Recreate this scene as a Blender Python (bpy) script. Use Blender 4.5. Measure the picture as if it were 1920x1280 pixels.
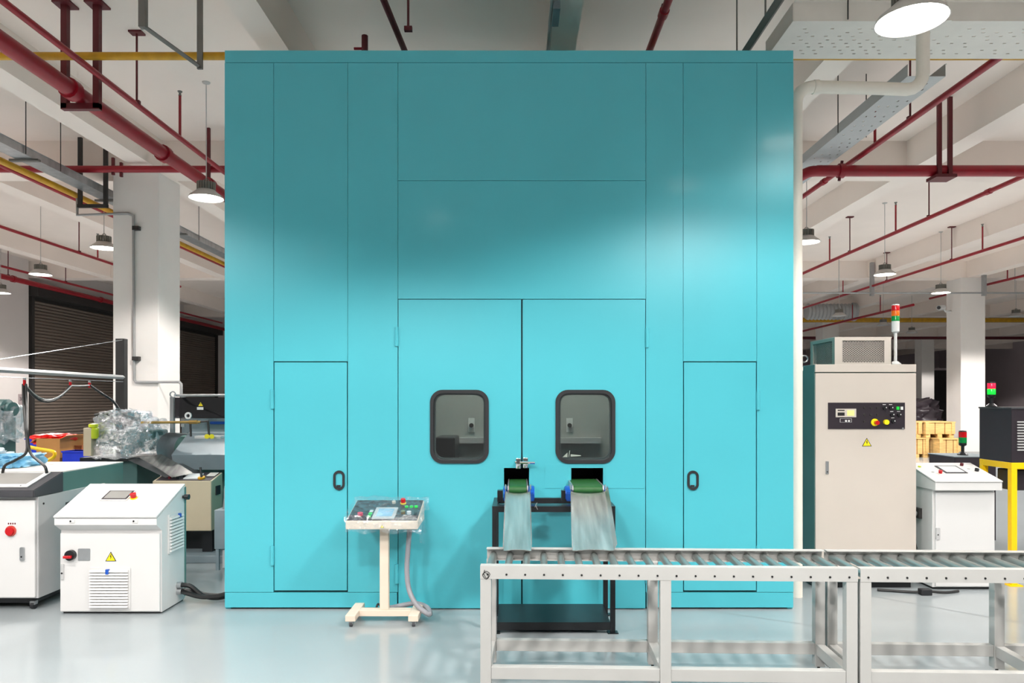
import bpy, bmesh, math, random
from mathutils import Vector, Matrix, noise as mnoise

for _o in list(bpy.data.objects):
    bpy.data.objects.remove(_o, do_unlink=True)
SC = bpy.context.scene
COL = SC.collection
random.seed(7)
R = math.radians
PI = math.pi

# ------------------------------------------------------------------ camera, world, exposure
F_PX, VX, VY, EYE = 1350.0, 970.0, 748.0, 1.6      # focal length (px), vanishing point, eye height
cam_d = bpy.data.cameras.new('camera')
cam = bpy.data.objects.new('camera', cam_d)
COL.objects.link(cam)
cam.location = (0, 0, EYE)
cam.rotation_euler = (R(90), 0, 0)
cam_d.sensor_fit = 'HORIZONTAL'
cam_d.sensor_width = 36.0
cam_d.lens = F_PX / 1920.0 * 36.0
cam_d.shift_x = -(VX - 960.0) / 1920.0
cam_d.shift_y = (VY - 640.0) / 1920.0
cam_d.clip_end = 200
SC.camera = cam

world = bpy.data.worlds.new('world')
SC.world = world
world.use_nodes = True
bg = world.node_tree.nodes['Background']
bg.inputs[0].default_value = (1.0, 0.97, 0.93, 1)
bg.inputs[1].default_value = 0.07

SC.view_settings.view_transform = 'Standard'
SC.view_settings.look = 'None'
SC.view_settings.gamma = 1.0
SC.view_settings.use_curve_mapping = False
SC.view_settings.exposure = 0.80
LAMP_W = 330.0
LAMP_COL = (1.0, 0.965, 0.93)


def PX(x, Y):
    return (x - VX) / F_PX * Y


def PZ(y, Y):
    return EYE - (y - VY) / F_PX * Y


def P(x, y, Y):
    return Vector((PX(x, Y), Y, PZ(y, Y)))


# ------------------------------------------------------------------ materials
def lin(c):
    out = []
    for v in c[:3]:
        v = v / 255.0
        out.append(v / 12.92 if v <= 0.04045 else ((v + 0.055) / 1.055) ** 2.4)
    return tuple(out) + (1.0,)


MATS = {}


def mat(name, col, rough=0.5, metal=0.0, var=0.06, scale=6.0, bump=0.0, coat=0.0, emit=None, estr=0.0,
        stretch=(1, 1, 1), spec=0.5, bscale=None):
    m = bpy.data.materials.new(name)
    m.use_nodes = True
    nt = m.node_tree
    b = nt.nodes['Principled BSDF']
    tc = nt.nodes.new('ShaderNodeTexCoord')
    mp = nt.nodes.new('ShaderNodeMapping')
    mp.inputs['Scale'].default_value = stretch
    nz = nt.nodes.new('ShaderNodeTexNoise')
    nz.inputs['Scale'].default_value = scale
    nz.inputs['Detail'].default_value = 4
    rp = nt.nodes.new('ShaderNodeValToRGB')
    c = lin(col)
    rp.color_ramp.elements[0].position = 0.3
    rp.color_ramp.elements[1].position = 0.7
    rp.color_ramp.elements[0].color = tuple(min(1, v * (1 - var)) for v in c[:3]) + (1,)
    rp.color_ramp.elements[1].color = tuple(min(1, v * (1 + var)) for v in c[:3]) + (1,)
    nt.links.new(tc.outputs['Object'], mp.inputs['Vector'])
    nt.links.new(mp.outputs['Vector'], nz.inputs['Vector'])
    nt.links.new(nz.outputs['Fac'], rp.inputs['Fac'])
    nt.links.new(rp.outputs['Color'], b.inputs['Base Color'])
    b.inputs['Roughness'].default_value = rough
    b.inputs['Metallic'].default_value = metal
    b.inputs['Specular IOR Level'].default_value = spec
    b.inputs['Coat Weight'].default_value = coat
    b.inputs['Coat Roughness'].default_value = 0.12
    if bump:
        bp = nt.nodes.new('ShaderNodeBump')
        bp.inputs['Strength'].default_value = bump
        bp.inputs['Distance'].default_value = 0.01
        src = nz
        if bscale:
            src = nt.nodes.new('ShaderNodeTexNoise')
            src.inputs['Scale'].default_value = bscale
            nt.links.new(mp.outputs['Vector'], src.inputs['Vector'])
        nt.links.new(src.outputs['Fac'], bp.inputs['Height'])
        nt.links.new(bp.outputs['Normal'], b.inputs['Normal'])
    if emit:
        b.inputs['Emission Color'].default_value = lin(emit)
        b.inputs['Emission Strength'].default_value = estr
    MATS[name] = m
    return m


def glassy(name, tint, gloss, rough=0.03, bump=0.0, white=0.0, scale=20):
    """see-through sheet: tinted transparency mixed with a mirror-like coat and a little milky white"""
    m = bpy.data.materials.new(name)
    m.use_nodes = True
    nt = m.node_tree
    nt.nodes.remove(nt.nodes['Principled BSDF'])
    out = nt.nodes['Material Output']
    tr = nt.nodes.new('ShaderNodeBsdfTransparent')
    tr.inputs[0].default_value = lin(tint)
    gl = nt.nodes.new('ShaderNodeBsdfGlossy')
    gl.inputs['Roughness'].default_value = rough
    gl.inputs['Color'].default_value = (0.95, 0.97, 1, 1)
    df = nt.nodes.new('ShaderNodeBsdfDiffuse')
    df.inputs['Color'].default_value = (0.85, 0.87, 0.9, 1)
    mx = nt.nodes.new('ShaderNodeMixShader')
    mx2 = nt.nodes.new('ShaderNodeMixShader')
    nz = nt.nodes.new('ShaderNodeTexNoise')
    nz.inputs['Scale'].default_value = scale
    nz.inputs['Detail'].default_value = 5
    tc = nt.nodes.new('ShaderNodeTexCoord')
    nt.links.new(tc.outputs['Object'], nz.inputs['Vector'])
    mr = nt.nodes.new('ShaderNodeMapRange')
    mr.inputs['From Min'].default_value = 0.35
    mr.inputs['From Max'].default_value = 0.65
    mr.inputs['To Min'].default_value = max(0, gloss - (0.18 if bump else 0.008))
    mr.inputs['To Max'].default_value = gloss + (0.18 if bump else 0.008)
    nt.links.new(nz.outputs['Fac'], mr.inputs['Value'])
    nt.links.new(mr.outputs['Result'], mx.inputs['Fac'])
    nt.links.new(tr.outputs[0], mx.inputs[1])
    nt.links.new(gl.outputs[0], mx.inputs[2])
    mx2.inputs['Fac'].default_value = white
    nt.links.new(mx.outputs[0], mx2.inputs[1])
    nt.links.new(df.outputs[0], mx2.inputs[2])
    nt.links.new(mx2.outputs[0], out.inputs['Surface'])
    if bump:
        bp = nt.nodes.new('ShaderNodeBump')
        bp.inputs['Strength'].default_value = bump
        bp.inputs['Distance'].default_value = 0.02
        nt.links.new(nz.outputs['Fac'], bp.inputs['Height'])
        nt.links.new(bp.outputs['Normal'], gl.inputs['Normal'])
    MATS[name] = m
    return m


mat('floor_paint', (160, 167, 170), rough=0.16, var=0.05, scale=0.7, spec=0.6)
mat('ceiling_paint', (248, 234, 224), rough=0.9, var=0.03, scale=0.8)
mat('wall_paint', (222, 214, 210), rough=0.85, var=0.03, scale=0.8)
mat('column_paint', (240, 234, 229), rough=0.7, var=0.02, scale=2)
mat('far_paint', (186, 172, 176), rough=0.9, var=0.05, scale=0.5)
mat('shutter_metal', (128, 114, 104), rough=0.45, metal=0.1, var=0.08, scale=3, stretch=(1, .2, 1))
mat('shutter_dark', (48, 44, 42), rough=0.6)
mat('joint_dark', (120, 126, 128), rough=0.6)
mat('booth_teal', (75, 180, 194), rough=0.36, var=0.025, scale=1.3, coat=0.15, spec=0.5, bump=0.015, bscale=40)
mat('booth_frame', (12, 62, 68), rough=0.5, var=0.05)
mat('booth_inside', (170, 172, 168), rough=0.55, var=0.06, scale=2)
mat('rubber', (28, 29, 33), rough=0.55)
mat('black_paint', (26, 27, 30), rough=0.35, var=0.12)
mat('black_panel', (44, 37, 44), rough=0.4, var=0.08)
mat('dark_grey', (66, 66, 70), rough=0.42, var=0.06)
mat('white_paint', (216, 215, 214), rough=0.35, var=0.015, scale=3)
mat('grey_white', (186, 186, 186), rough=0.4, var=0.03)
mat('warm_white', (228, 222, 214), rough=0.42, var=0.03)
mat('beige_paint', (201, 191, 181), rough=0.45, var=0.03, scale=2)
mat('beige_dark', (190, 176, 150), rough=0.5, var=0.04, scale=3)
mat('cream_paint', (224, 208, 190), rough=0.5, var=0.03, scale=4)
mat('teal_grey', (92, 128, 122), rough=0.4, var=0.06, scale=3)
mat('dark_teal', (64, 96, 94), rough=0.4, var=0.08, scale=3)
mat('grey_paint', (128, 140, 146), rough=0.45, var=0.06)
mat('conveyor_paint', (177, 176, 173), rough=0.38, var=0.035, scale=5)
mat('galv', (176, 178, 180), rough=0.33, metal=0.75, var=0.16, scale=9, stretch=(1, 1, .4))
mat('roller_steel', (150, 157, 155), rough=0.32, metal=0.7, var=0.1, scale=14, stretch=(1, .15, 1))
mat('chute_steel', (190, 189, 187), rough=0.27, metal=0.78, var=0.3, scale=7, stretch=(3.0, .3, .3))
mat('chrome', (230, 230, 232), rough=0.1, metal=1.0, var=0.02)
mat('bolt_black', (14, 14, 15), rough=0.5)
mat('red_pipe', (152, 8, 30), rough=0.4, var=0.12, scale=5, coat=0.05)
mat('red_dark', (96, 20, 30), rough=0.5, var=0.12)
mat('yellow_pipe', (206, 152, 24), rough=0.45, var=0.14, scale=8)
mat('yellow_frame', (255, 205, 0), rough=0.35, var=0.03)
mat('strut_grey', (120, 118, 114), rough=0.5, metal=0.4, var=0.1)
mat('steel_dark', (58, 55, 54), rough=0.5, metal=0.3, var=0.1)
mat('conduit', (166, 166, 166), rough=0.4, metal=0.4, var=0.05)
mat('white_pipe', (240, 232, 220), rough=0.5, var=0.02)
mat('lamp_shell', (196, 192, 188), rough=0.4, metal=0.3, var=0.04)
mat('lamp_fins', (138, 134, 126), rough=0.5, metal=0.4, var=0.06)
mat('lamp_glow', (255, 252, 244), rough=0.5, var=0.0, emit=(255, 250, 242), estr=9.0)
mat('added_inner_glow', (255, 252, 244), rough=0.5, var=0.0, emit=(255, 250, 242), estr=110.0)  # for the added strip inside the booth
mat('sage', (150, 162, 152), rough=0.45)
mat('lamp_off', (196, 196, 194), rough=0.3, var=0.02)
mat('switch_ring', (190, 72, 62), rough=0.4)
mat('red_button', (190, 14, 24), rough=0.3, var=0.04)
mat('pink_button', (212, 48, 84), rough=0.35)
mat('orange_lens', (236, 110, 16), rough=0.2, var=0.05)
mat('red_lens', (206, 22, 30), rough=0.2, var=0.05)
mat('green_lens', (14, 140, 66), rough=0.2, var=0.05)
mat('red_lens_lit', (225, 25, 60), rough=0.2, emit=(255, 30, 70), estr=0.5)
mat('green_lens_lit', (20, 200, 50), rough=0.2, emit=(20, 255, 60), estr=0.6)
mat('green_button', (30, 170, 60), rough=0.3, emit=(30, 220, 70), estr=0.25)
mat('yellow_sign', (250, 226, 20), rough=0.45, var=0.02)
mat('black_ink', (20, 18, 16), rough=0.6)
mat('blue_plastic', (20, 52, 196), rough=0.35, var=0.06)
mat('blue_paint', (14, 84, 182), rough=0.35, var=0.08)
mat('blue_clip', (30, 84, 180), rough=0.35)
mat('green_belt', (28, 86, 36), rough=0.55, var=0.12, scale=20, bump=0.1)
mat('screen_grey', (148, 146, 142), rough=0.18, var=0.06, emit=(150, 148, 144), estr=0.12)
mat('screen_blue', (134, 164, 186), rough=0.15, var=0.1, emit=(140, 170, 190), estr=0.18)
mat('screen_pale', (196, 200, 200), rough=0.15, var=0.06, emit=(196, 200, 200), estr=0.15)
mat('screen_yellow', (222, 232, 130), rough=0.2, emit=(222, 232, 130), estr=0.3)
mat('cable_black', (24, 24, 25), rough=0.45, var=0.1)
mat('hose_grey', (146, 146, 152), rough=0.4, var=0.08)
mat('cardboard', (178, 126, 70), rough=0.8, var=0.08, scale=5)
mat('wood', (214, 176, 112), rough=0.75, var=0.18, scale=4, stretch=(1, 1, 6))
mat('wood_brown', (164, 96, 52), rough=0.75, var=0.15, scale=4)
mat('red_bag', (224, 30, 24), rough=0.35, var=0.15, scale=14, bump=0.4)
mat('white_bag', (222, 228, 232), rough=0.35, var=0.08, scale=8, bump=0.3)
mat('blue_bag', (112, 172, 206), rough=0.35, var=0.3, scale=6, bump=0.3)
mat('tarp', (58, 50, 56), rough=0.35, var=0.25, scale=3, bump=0.5)
mat('brass', (186, 158, 96), rough=0.3, metal=0.9, var=0.08)
mat('yellow_knob', (234, 214, 20), rough=0.4)
mat('lime', (196, 206, 40), rough=0.4, var=0.1)
mat('sign_grey', (176, 160, 160), rough=0.5)
mat('mesh_wire', (206, 198, 190), rough=0.5)
mat('mesh_dark', (52, 46, 42), rough=0.7)
mat('label_white', (228, 228, 226), rough=0.5)
glassy('window_glass', (214, 218, 216), 0.16, 0.02)
glassy('guard_glass', (96, 90, 98), 0.2, 0.05)
glassy('film', (246, 250, 252), 0.10, 0.1, bump=0.9, white=0.03, scale=30)
glassy('film_thick', (244, 246, 248), 0.3, 0.09, bump=1.0, white=0.12, scale=30)


# ------------------------------------------------------------------ mesh helpers
def B():
    return bmesh.new()


def wmat(o):
    m = Matrix.Identity(4)
    while o is not None:
        m = Matrix.LocRotScale(o.location, o.rotation_euler, o.scale) @ m
        o = o.parent
    return m


def box(bm, x0, x1, y0, y1, z0, z1, bev=0.0):
    vs = [bm.verts.new(v) for v in ((x0, y0, z0), (x1, y0, z0), (x1, y1, z0), (x0, y1, z0),
                                    (x0, y0, z1), (x1, y0, z1), (x1, y1, z1), (x0, y1, z1))]
    fs = [bm.faces.new([vs[i] for i in q]) for q in
          ((0, 3, 2, 1), (4, 5, 6, 7), (0, 1, 5, 4), (1, 2, 6, 5), (2, 3, 7, 6), (3, 0, 4, 7))]
    if bev:
        es = list({e for f in fs for e in f.edges})
        bmesh.ops.bevel(bm, geom=es, offset=bev, segments=2, affect='EDGES', profile=0.5)
    return bm


class Fr:
    """a flat working plane: u and v run on it, h stands off it"""
    def __init__(s, o, U, V):
        s.o, s.U, s.V = Vector(o), Vector(U).normalized(), Vector(V).normalized()
        s.N = s.U.cross(s.V)

    def p(s, u, v, h=0):
        return s.o + s.U * u + s.V * v + s.N * h


def front(Y):
    return Fr((0, Y, 0), (1, 0, 0), (0, 0, 1))


def fbox(bm, F, u0, u1, v0, v1, h0, h1, bev=0.0):
    vs = [bm.verts.new(F.p(*q)) for q in ((u0, v0, h0), (u1, v0, h0), (u1, v1, h0), (u0, v1, h0),
                                          (u0, v0, h1), (u1, v0, h1), (u1, v1, h1), (u0, v1, h1))]
    fs = [bm.faces.new([vs[i] for i in q]) for q in
          ((0, 3, 2, 1), (4, 5, 6, 7), (0, 1, 5, 4), (1, 2, 6, 5), (2, 3, 7, 6), (3, 0, 4, 7))]
    if bev:
        es = list({e for f in fs for e in f.edges})
        bmesh.ops.bevel(bm, geom=es, offset=bev, segments=2, affect='EDGES', profile=0.5)
    return bm


def fpoly(bm, F, pts, h0, h1, holes=()):
    """outline (u,v) with holes, from h0 to h1 off the plane"""
    def loop(pp):
        vs = [bm.verts.new(F.p(u, v, h0)) for u, v in pp]
        return [bm.edges.new((vs[i], vs[(i + 1) % len(vs)])) for i in range(len(vs))]
    es = loop(pts)
    for h in holes:
        es += loop(h)
    if holes or len(pts) > 4:
        res = bmesh.ops.triangle_fill(bm, use_beauty=True, use_dissolve=False, edges=es)
        fs = [g for g in res['geom'] if isinstance(g, bmesh.types.BMFace)]
    else:
        fs = [bm.faces.new([e.verts[0] for e in es])]
    ex = bmesh.ops.extrude_face_region(bm, geom=fs)
    mv = [g for g in ex['geom'] if isinstance(g, bmesh.types.BMVert)]
    bmesh.ops.translate(bm, verts=mv, vec=F.N * (h1 - h0))
    return bm


def fcyl(bm, F, u, v, r, h0, h1, seg=16, r1=None):
    r1 = r if r1 is None else r1
    a = [bm.verts.new(F.p(u + r * math.cos(2 * PI * i / seg), v + r * math.sin(2 * PI * i / seg), h0)) for i in range(seg)]
    b = [bm.verts.new(F.p(u + r1 * math.cos(2 * PI * i / seg), v + r1 * math.sin(2 * PI * i / seg), h1)) for i in range(seg)]
    for i in range(seg):
        bm.faces.new((a[i], a[(i + 1) % seg], b[(i + 1) % seg], b[i]))
    bm.faces.new(a)
    bm.faces.new(b)
    return bm


def rrect(x0, x1, z0, z1, r, n=5):
    pts = []
    for cx, cz, a0 in ((x1 - r, z1 - r, 0), (x0 + r, z1 - r, 90), (x0 + r, z0 + r, 180), (x1 - r, z0 + r, 270)):
        for i in range(n + 1):
            a = R(a0 + 90 * i / n)
            pts.append((cx + r * math.cos(a), cz + r * math.sin(a)))
    return pts


def tube(bm, pts, r, seg=8, radii=None, caps=True):
    pts = [Vector(p) for p in pts]
    n = len(pts)
    t0 = (pts[1] - pts[0]).normalized()
    up = Vector((0, 0, 1)) if abs(t0.z) < 0.9 else Vector((1, 0, 0))
    nrm = t0.cross(up).normalized()
    rings = []
    for i in range(n):
        if i == 0:
            t = t0
        elif i == n - 1:
            t = (pts[-1] - pts[-2]).normalized()
        else:
            t = ((pts[i + 1] - pts[i]).normalized() + (pts[i] - pts[i - 1]).normalized())
            t = t.normalized() if t.length > 1e-6 else (pts[i + 1] - pts[i]).normalized()
        nrm = (nrm - t * nrm.dot(t))
        nrm = nrm.normalized() if nrm.length > 1e-6 else t.orthogonal().normalized()
        bn = t.cross(nrm)
        rr = radii[i] if radii else r
        rings.append([bm.verts.new(pts[i] + (nrm * math.cos(2 * PI * k / seg) + bn * math.sin(2 * PI * k / seg)) * rr)
                      for k in range(seg)])
    for a, b in zip(rings, rings[1:]):
        for k in range(seg):
            bm.faces.new((a[k], a[(k + 1) % seg], b[(k + 1) % seg], b[k]))
    if caps:
        bm.faces.new(rings[0])
        bm.faces.new(rings[-1])
    return bm


def smooth_path(pts, n=8):
    pts = [Vector(p) for p in pts]
    q = [pts[0]] + pts + [pts[-1]]
    out = []
    for i in range(1, len(q) - 2):
        p0, p1, p2, p3 = q[i - 1], q[i], q[i + 1], q[i + 2]
        for k in range(n):
            t = k / n
            out.append(0.5 * ((2 * p1) + (p2 - p0) * t + (2 * p0 - 5 * p1 + 4 * p2 - p3) * t * t
                              + (3 * p1 - p0 - 3 * p2 + p3) * t ** 3))
    out.append(pts[-1])
    return out


def lathe(bm, prof, c, seg=20):
    """profile of (radius, z) turned about the vertical through c"""
    c = Vector(c)
    rings = []
    for r, z in prof:
        if r < 1e-6:
            rings.append([bm.verts.new(c + Vector((0, 0, z)))])
        else:
            rings.append([bm.verts.new(c + Vector((r * math.cos(2 * PI * k / seg), r * math.sin(2 * PI * k / seg), z)))
                          for k in range(seg)])
    for a, b in zip(rings, rings[1:]):
        for k in range(seg):
            k2 = (k + 1) % seg
            if len(a) == 1 and len(b) == 1:
                continue
            if len(a) == 1:
                bm.faces.new((a[0], b[k2], b[k]))
            elif len(b) == 1:
                bm.faces.new((a[k], a[k2], b[0]))
            else:
                bm.faces.new((a[k], a[k2], b[k2], b[k]))
    return bm


def prism_x(bm, prof, x0, x1):
    """profile of (y, z) points pushed from x0 to x1"""
    a = [bm.verts.new((x0, y, z)) for y, z in prof]
    b = [bm.verts.new((x1, y, z)) for y, z in prof]
    n = len(prof)
    for i in range(n):
        bm.faces.new((a[i], a[(i + 1) % n], b[(i + 1) % n], b[i]))
    bm.faces.new(a)
    bm.faces.new(b[::-1])
    return bm


def prism_y(bm, prof, y0, y1):
    a = [bm.verts.new((x, y0, z)) for x, z in prof]
    b = [bm.verts.new((x, y1, z)) for x, z in prof]
    n = len(prof)
    for i in range(n):
        bm.faces.new((a[i], a[(i + 1) % n], b[(i + 1) % n], b[i]))
    bm.faces.new(a)
    bm.faces.new(b[::-1])
    return bm


def obj(name, bm, m, parent=None, smooth=False, local=False, label=None, kind=None, normals=True):
    if normals:
        bmesh.ops.recalc_face_normals(bm, faces=bm.faces[:])
    if parent is not None and not local:
        bm.transform(wmat(parent).inverted())
    me = bpy.data.meshes.new(name)
    bm.to_mesh(me)
    bm.free()
    if smooth:
        me.shade_smooth()
        me.set_sharp_from_angle(angle=R(42))
    me.materials.append(MATS[m] if isinstance(m, str) else m)
    o = bpy.data.objects.new(name, me)
    COL.objects.link(o)
    if parent is not None:
        o.parent = parent
    if label:
        o['label'] = label
    if kind:
        o['kind'] = kind
    return o


def clone(src, parent=None, loc=None):
    c = src.copy()
    COL.objects.link(c)
    if parent is not None:
        c.parent = parent
    if loc is not None:
        c.location = loc
    return c


def copy_tree(o, parent=None):
    c = o.copy()
    COL.objects.link(c)
    c.parent = parent
    for ch in [q for q in COL.objects if q.parent == o]:
        copy_tree(ch, c)
    return c


def thing(name, label, cat, loc=(0, 0, 0), rz=0.0, group=None):
    o = bpy.data.objects.new(name, None)
    o.empty_display_size = 0.1
    COL.objects.link(o)
    o.location = loc
    o.rotation_euler = (0, 0, rz)
    o['label'] = label
    o['category'] = cat
    if group:
        o['group'] = group
    return o


def tag(o, label, cat, group=None):
    o['label'] = label
    o['category'] = cat
    if group:
        o['group'] = group
    return o


def struct(name, bm, m, parent=None):
    o = obj(name, bm, m, parent)
    if parent is None:
        o['kind'] = 'structure'
    return o


def text_mesh(txt, size, F, u, v, h, m, parent, name='lettering'):
    cu = bpy.data.curves.new('t', 'FONT')
    cu.body = txt
    cu.size = size
    cu.align_x = 'CENTER'
    cu.align_y = 'CENTER'
    cu.extrude = 0.0006
    to = bpy.data.objects.new('t', cu)
    COL.objects.link(to)
    me = bpy.data.meshes.new_from_object(to)
    bpy.data.objects.remove(to, do_unlink=True)
    bpy.data.curves.remove(cu)
    bm = B()
    bm.from_mesh(me)
    bpy.data.meshes.remove(me)
    for vv in bm.verts:
        vv.co = F.p(u + vv.co.x, v + vv.co.y, h + vv.co.z)
    return obj(name, bm, m, parent, kind='stuff')


def warning_sign(F, u, v, s, parent, h=0.0):
    k = s * 0.866
    t = obj('warning_sign', fpoly(B(), F, [(u - s / 2, v - k / 2), (u + s / 2, v - k / 2), (u, v + k / 2)], h, h + 0.0015),
            'black_ink', parent, label='yellow triangle with a black lightning bolt')
    q = 0.80
    vo = v - k / 6 * (1 - q)
    obj('yellow_field', fpoly(B(), F, [(u - s / 2 * q, vo - k / 2 * q), (u + s / 2 * q, vo - k / 2 * q), (u, vo + k / 2 * q)],
                              h + 0.0015, h + 0.0025), 'yellow_sign', t)
    e = s * 0.1
    obj('bolt_symbol', fpoly(B(), F, [(u + e * .2, v + e * 2.0), (u - e * .9, v - e * .4), (u - e * .05, v - e * .35),
                                      (u - e * .3, v - e * 2.9), (u + e * .9, v + e * .2), (u + e * .1, v + e * .15),
                                      (u + e * .8, v + e * 1.8)], h + 0.0025, h + 0.0035), 'black_ink', t)
    return t


# ================================================================== the hall
SLAB, BEAM = 5.55, 5.08
LX, RX, FARY, NEARY = -14.0, 34.0, 58.0, -9.0
floor = struct('floor', box(B(), LX, RX, NEARY, FARY, -0.2, 0.0), 'floor_paint')
struct('ceiling', box(B(), LX, RX, NEARY, FARY, SLAB, SLAB + 0.25), 'ceiling_paint')
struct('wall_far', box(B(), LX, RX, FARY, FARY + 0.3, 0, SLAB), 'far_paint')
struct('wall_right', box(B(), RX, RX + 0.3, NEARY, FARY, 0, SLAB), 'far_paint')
wl = struct('wall_left', box(B(), LX - 0.3, LX, NEARY, FARY, 0, SLAB), 'wall_paint')
# ceiling beams running away from the camera, then the cross beams on the column rows
_t = 1
for xc, w in ((-11.8, .32), (-8.45, .32), (-5.59, .32), (-2.42, .28), (0.45, .26), (3.3, .3), (6.12, .32), (10.2, .34),
              (13.05, .34), (16.6, .32), (20, .32), (23.4, .32), (26.8, .32), (30.2, .32)):
    struct('trim_%d' % _t, box(B(), xc - w / 2, xc + w / 2, NEARY, FARY, BEAM, SLAB + .02), 'ceiling_paint')
    _t += 1
for yc in (11.0, 20.6, 30.2, 39.8, 49.4):
    struct('trim_%d' % _t, box(B(), LX, RX, yc + 0.02, yc + 0.46, BEAM - .012, SLAB + .01), 'ceiling_paint')
    _t += 1
for a, b in (((2.73, 6.0), (3.72, 5.03)), ((1.2, 5.6), (2.4, 4.9)), ((-4.2, 4.0), (-3.6, 5.2))):
    d = (Vector(b) - Vector(a)).normalized()
    s = Vector((-d.y, d.x)) * 0.003
    bm = B()
    vs = [bm.verts.new((q.x, q.y, 0.0008)) for q in (Vector(a) + s, Vector(b) + s, Vector(b) - s, Vector(a) - s)]
    bm.faces.new(vs)
    obj('expansion_joint', bm, 'joint_dark', floor)

# columns
def column(x, y, label, w=0.7):
    t = thing('concrete_column', label, 'column', (x, y + w / 2, 0), group='square concrete columns of the hall')
    obj('shaft', box(B(), x - w / 2, x + w / 2, y, y + w, 0, BEAM, 0.012), 'column_paint', t)
    obj('base_skirting', box(B(), x - w / 2 - .008, x + w / 2 + .008, y - .008, y + w + .008, 0, 0.1), 'grey_white', t)
    return t


column(-5.83, 11.0, 'big white square column behind the plastic-wrapped machine, with grey conduit on its face')
column(13.04, 20.6, 'white square column right of the signal tower, brightly lit behind the black enclosure')
column(13.15, 30.2, 'dim distant square column seen just above the vented unit on the beige cabinet')
column(22.7, 39.8, 'dim distant square column rising behind the dark wrapped heap')
column(31.6, 49.4, 'farthest dim column, right of the bright column above the black enclosure')
column(17.0, 49.4, 'farthest dim column, left of the wrapped heap and close to the cabinet edge')

# left wall: pier, shutters, room sign
FW = Fr((LX, 0, 0), (0, 1, 0), (0, 0, 1))
FW.N = Vector((1, 0, 0))
pier = struct('trim_%d' % _t, box(B(), LX, LX + 0.12, 19.3, 20.45, 0, SLAB), 'wall_paint')
_t += 1
sg = obj('room_number_sign', fbox(B(), FW, 20.02, 20.30, 1.45, 1.74, 0.12, 0.135), 'sign_grey')
tag(sg, 'small grey room number plate on the wall pier beside the shutter', 'sign')
text_mesh('303', 0.15, Fr((LX, 0, 0), (0, 1, 0), (0, 0, 1)), 20.16, 1.60, 0.137, 'black_ink', sg)


def shutter(idx, y0, y1, z1):
    d = obj('door_%d' % idx, fbox(B(), FW, y0, y1, 0, z1, -0.02, 0.01), 'shutter_dark')
    d['kind'] = 'structure'
    for yy in (y0, y1):
        obj('guide_rail', fbox(B(), FW, yy - .06, yy + .06, 0, z1 + .1, 0, 0.14), 'shutter_dark', d)
    obj('drum_box', fbox(B(), FW, y0 - .1, y1 + .1, z1, z1 + 0.3, 0, 0.35), 'shutter_dark', d)
    hh = 0.095
    bm = B()
    prof = [(0.01, 0), (0.045, hh * .25), (0.05, hh * .55), (0.03, hh * .86), (0.01, hh * .92)]
    a = [bm.verts.new((LX + h, y0 + .06, z)) for h, z in prof]
    b = [bm.verts.new((LX + h, y1 - .06, z)) for h, z in prof]
    for i in range(len(prof)):
        j = (i + 1) % len(prof)
        bm.faces.new((a[i], a[j], b[j], b[i]))
    bm.faces.new(a)
    bm.faces.new(b[::-1])
    s0 = obj('slat', bm, 'shutter_metal', d)
    n = int(z1 / hh)
    for k in range(1, n):
        clone(s0, d, (0, 0, k * hh))
    return d


shutter(1, 20.62, 26.9, 4.55)
shutter(2, 28.6, 33.3, 4.55)

# ------------------------------------------------------------------ pendant lamps
LAMP_PROTO = {}


def lamp_parts(t, lit, key):
    """shared meshes: the first lamp builds them, the rest copy them"""
    if key in LAMP_PROTO:
        for o in LAMP_PROTO[key]:
            clone(o, t)
        return
    ps = []
    bm = lathe(B(), [(0.0, .105), (.105, .105), (.125, .085), (.195, .03), (.21, .0), (.204, .0), (.19, .025),
                     (.12, .078), (.10, .098), (0, .098)], (0, 0, 0), 28)
    ps.append(obj('reflector', bm, 'lamp_shell', t, True, True))
    bm = B()
    n = 22
    gear = []
    for i in range(n):
        for rr, da in ((.112, -.32), (.112, .1), (.09, .2), (.09, .58)):
            a = 2 * PI * (i + da) / n
            gear.append((rr * math.cos(a), rr * math.sin(a)))
    F = Fr((0, 0, .105), (1, 0, 0), (0, 1, 0))
    fpoly(bm, F, gear, 0, 0.095)
    ps.append(obj('heat_sink', bm, 'lamp_fins', t, False, True))
    bm = lathe(B(), [(0, -.012), (.1, -.008), (.185, .006), (.19, .02), (0, .022)], (0, 0, 0), 28)
    ps.append(obj('diffuser', bm, 'lamp_glow' if lit else 'lamp_off', t, True, True))
    H = SLAB - t.location.z
    bm = tube(B(), [(0, 0, .19), (0, 0, H)], .006, 6)
    ps.append(obj('suspension_rod', bm, 'lamp_shell', t, True, True))
    bm = lathe(B(), [(0, H - .03), (.045, H - .012), (.05, H), (0, H)], (0, 0, 0), 12)
    ps.append(obj('ceiling_rose', bm, 'lamp_shell', t, True, True))
    ring = [(.03 * math.cos(a), 0, .215 + .03 * math.sin(a)) for a in [2 * PI * i / 10 for i in range(11)]]
    ps.append(obj('hook', tube(B(), ring, .006, 5, caps=False), 'lamp_fins', t, True, True))
    LAMP_PROTO[key] = ps


def lamp(x, y, z, label, lit=True, power=1.0, spread=146):
    t = thing('pendant_lamp', label, 'lamp', (x, y, z), group='lit pendant lamps' if lit else 'unlit pendant lamps')
    lamp_parts(t, lit, (lit, round(z, 2)))
    if lit:
        ld = bpy.data.lights.new('lamp_light', 'SPOT')
        ld.energy = LAMP_W * power
        ld.color = LAMP_COL
        ld.spot_size = R(spread)
        ld.spot_blend = 0.22
        ld.shadow_soft_size = 0.19
        lo = bpy.data.objects.new('lamp_light', ld)
        COL.objects.link(lo)
        lo.parent = t
        lo.location = (0, 0, -0.03)
    return t


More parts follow.
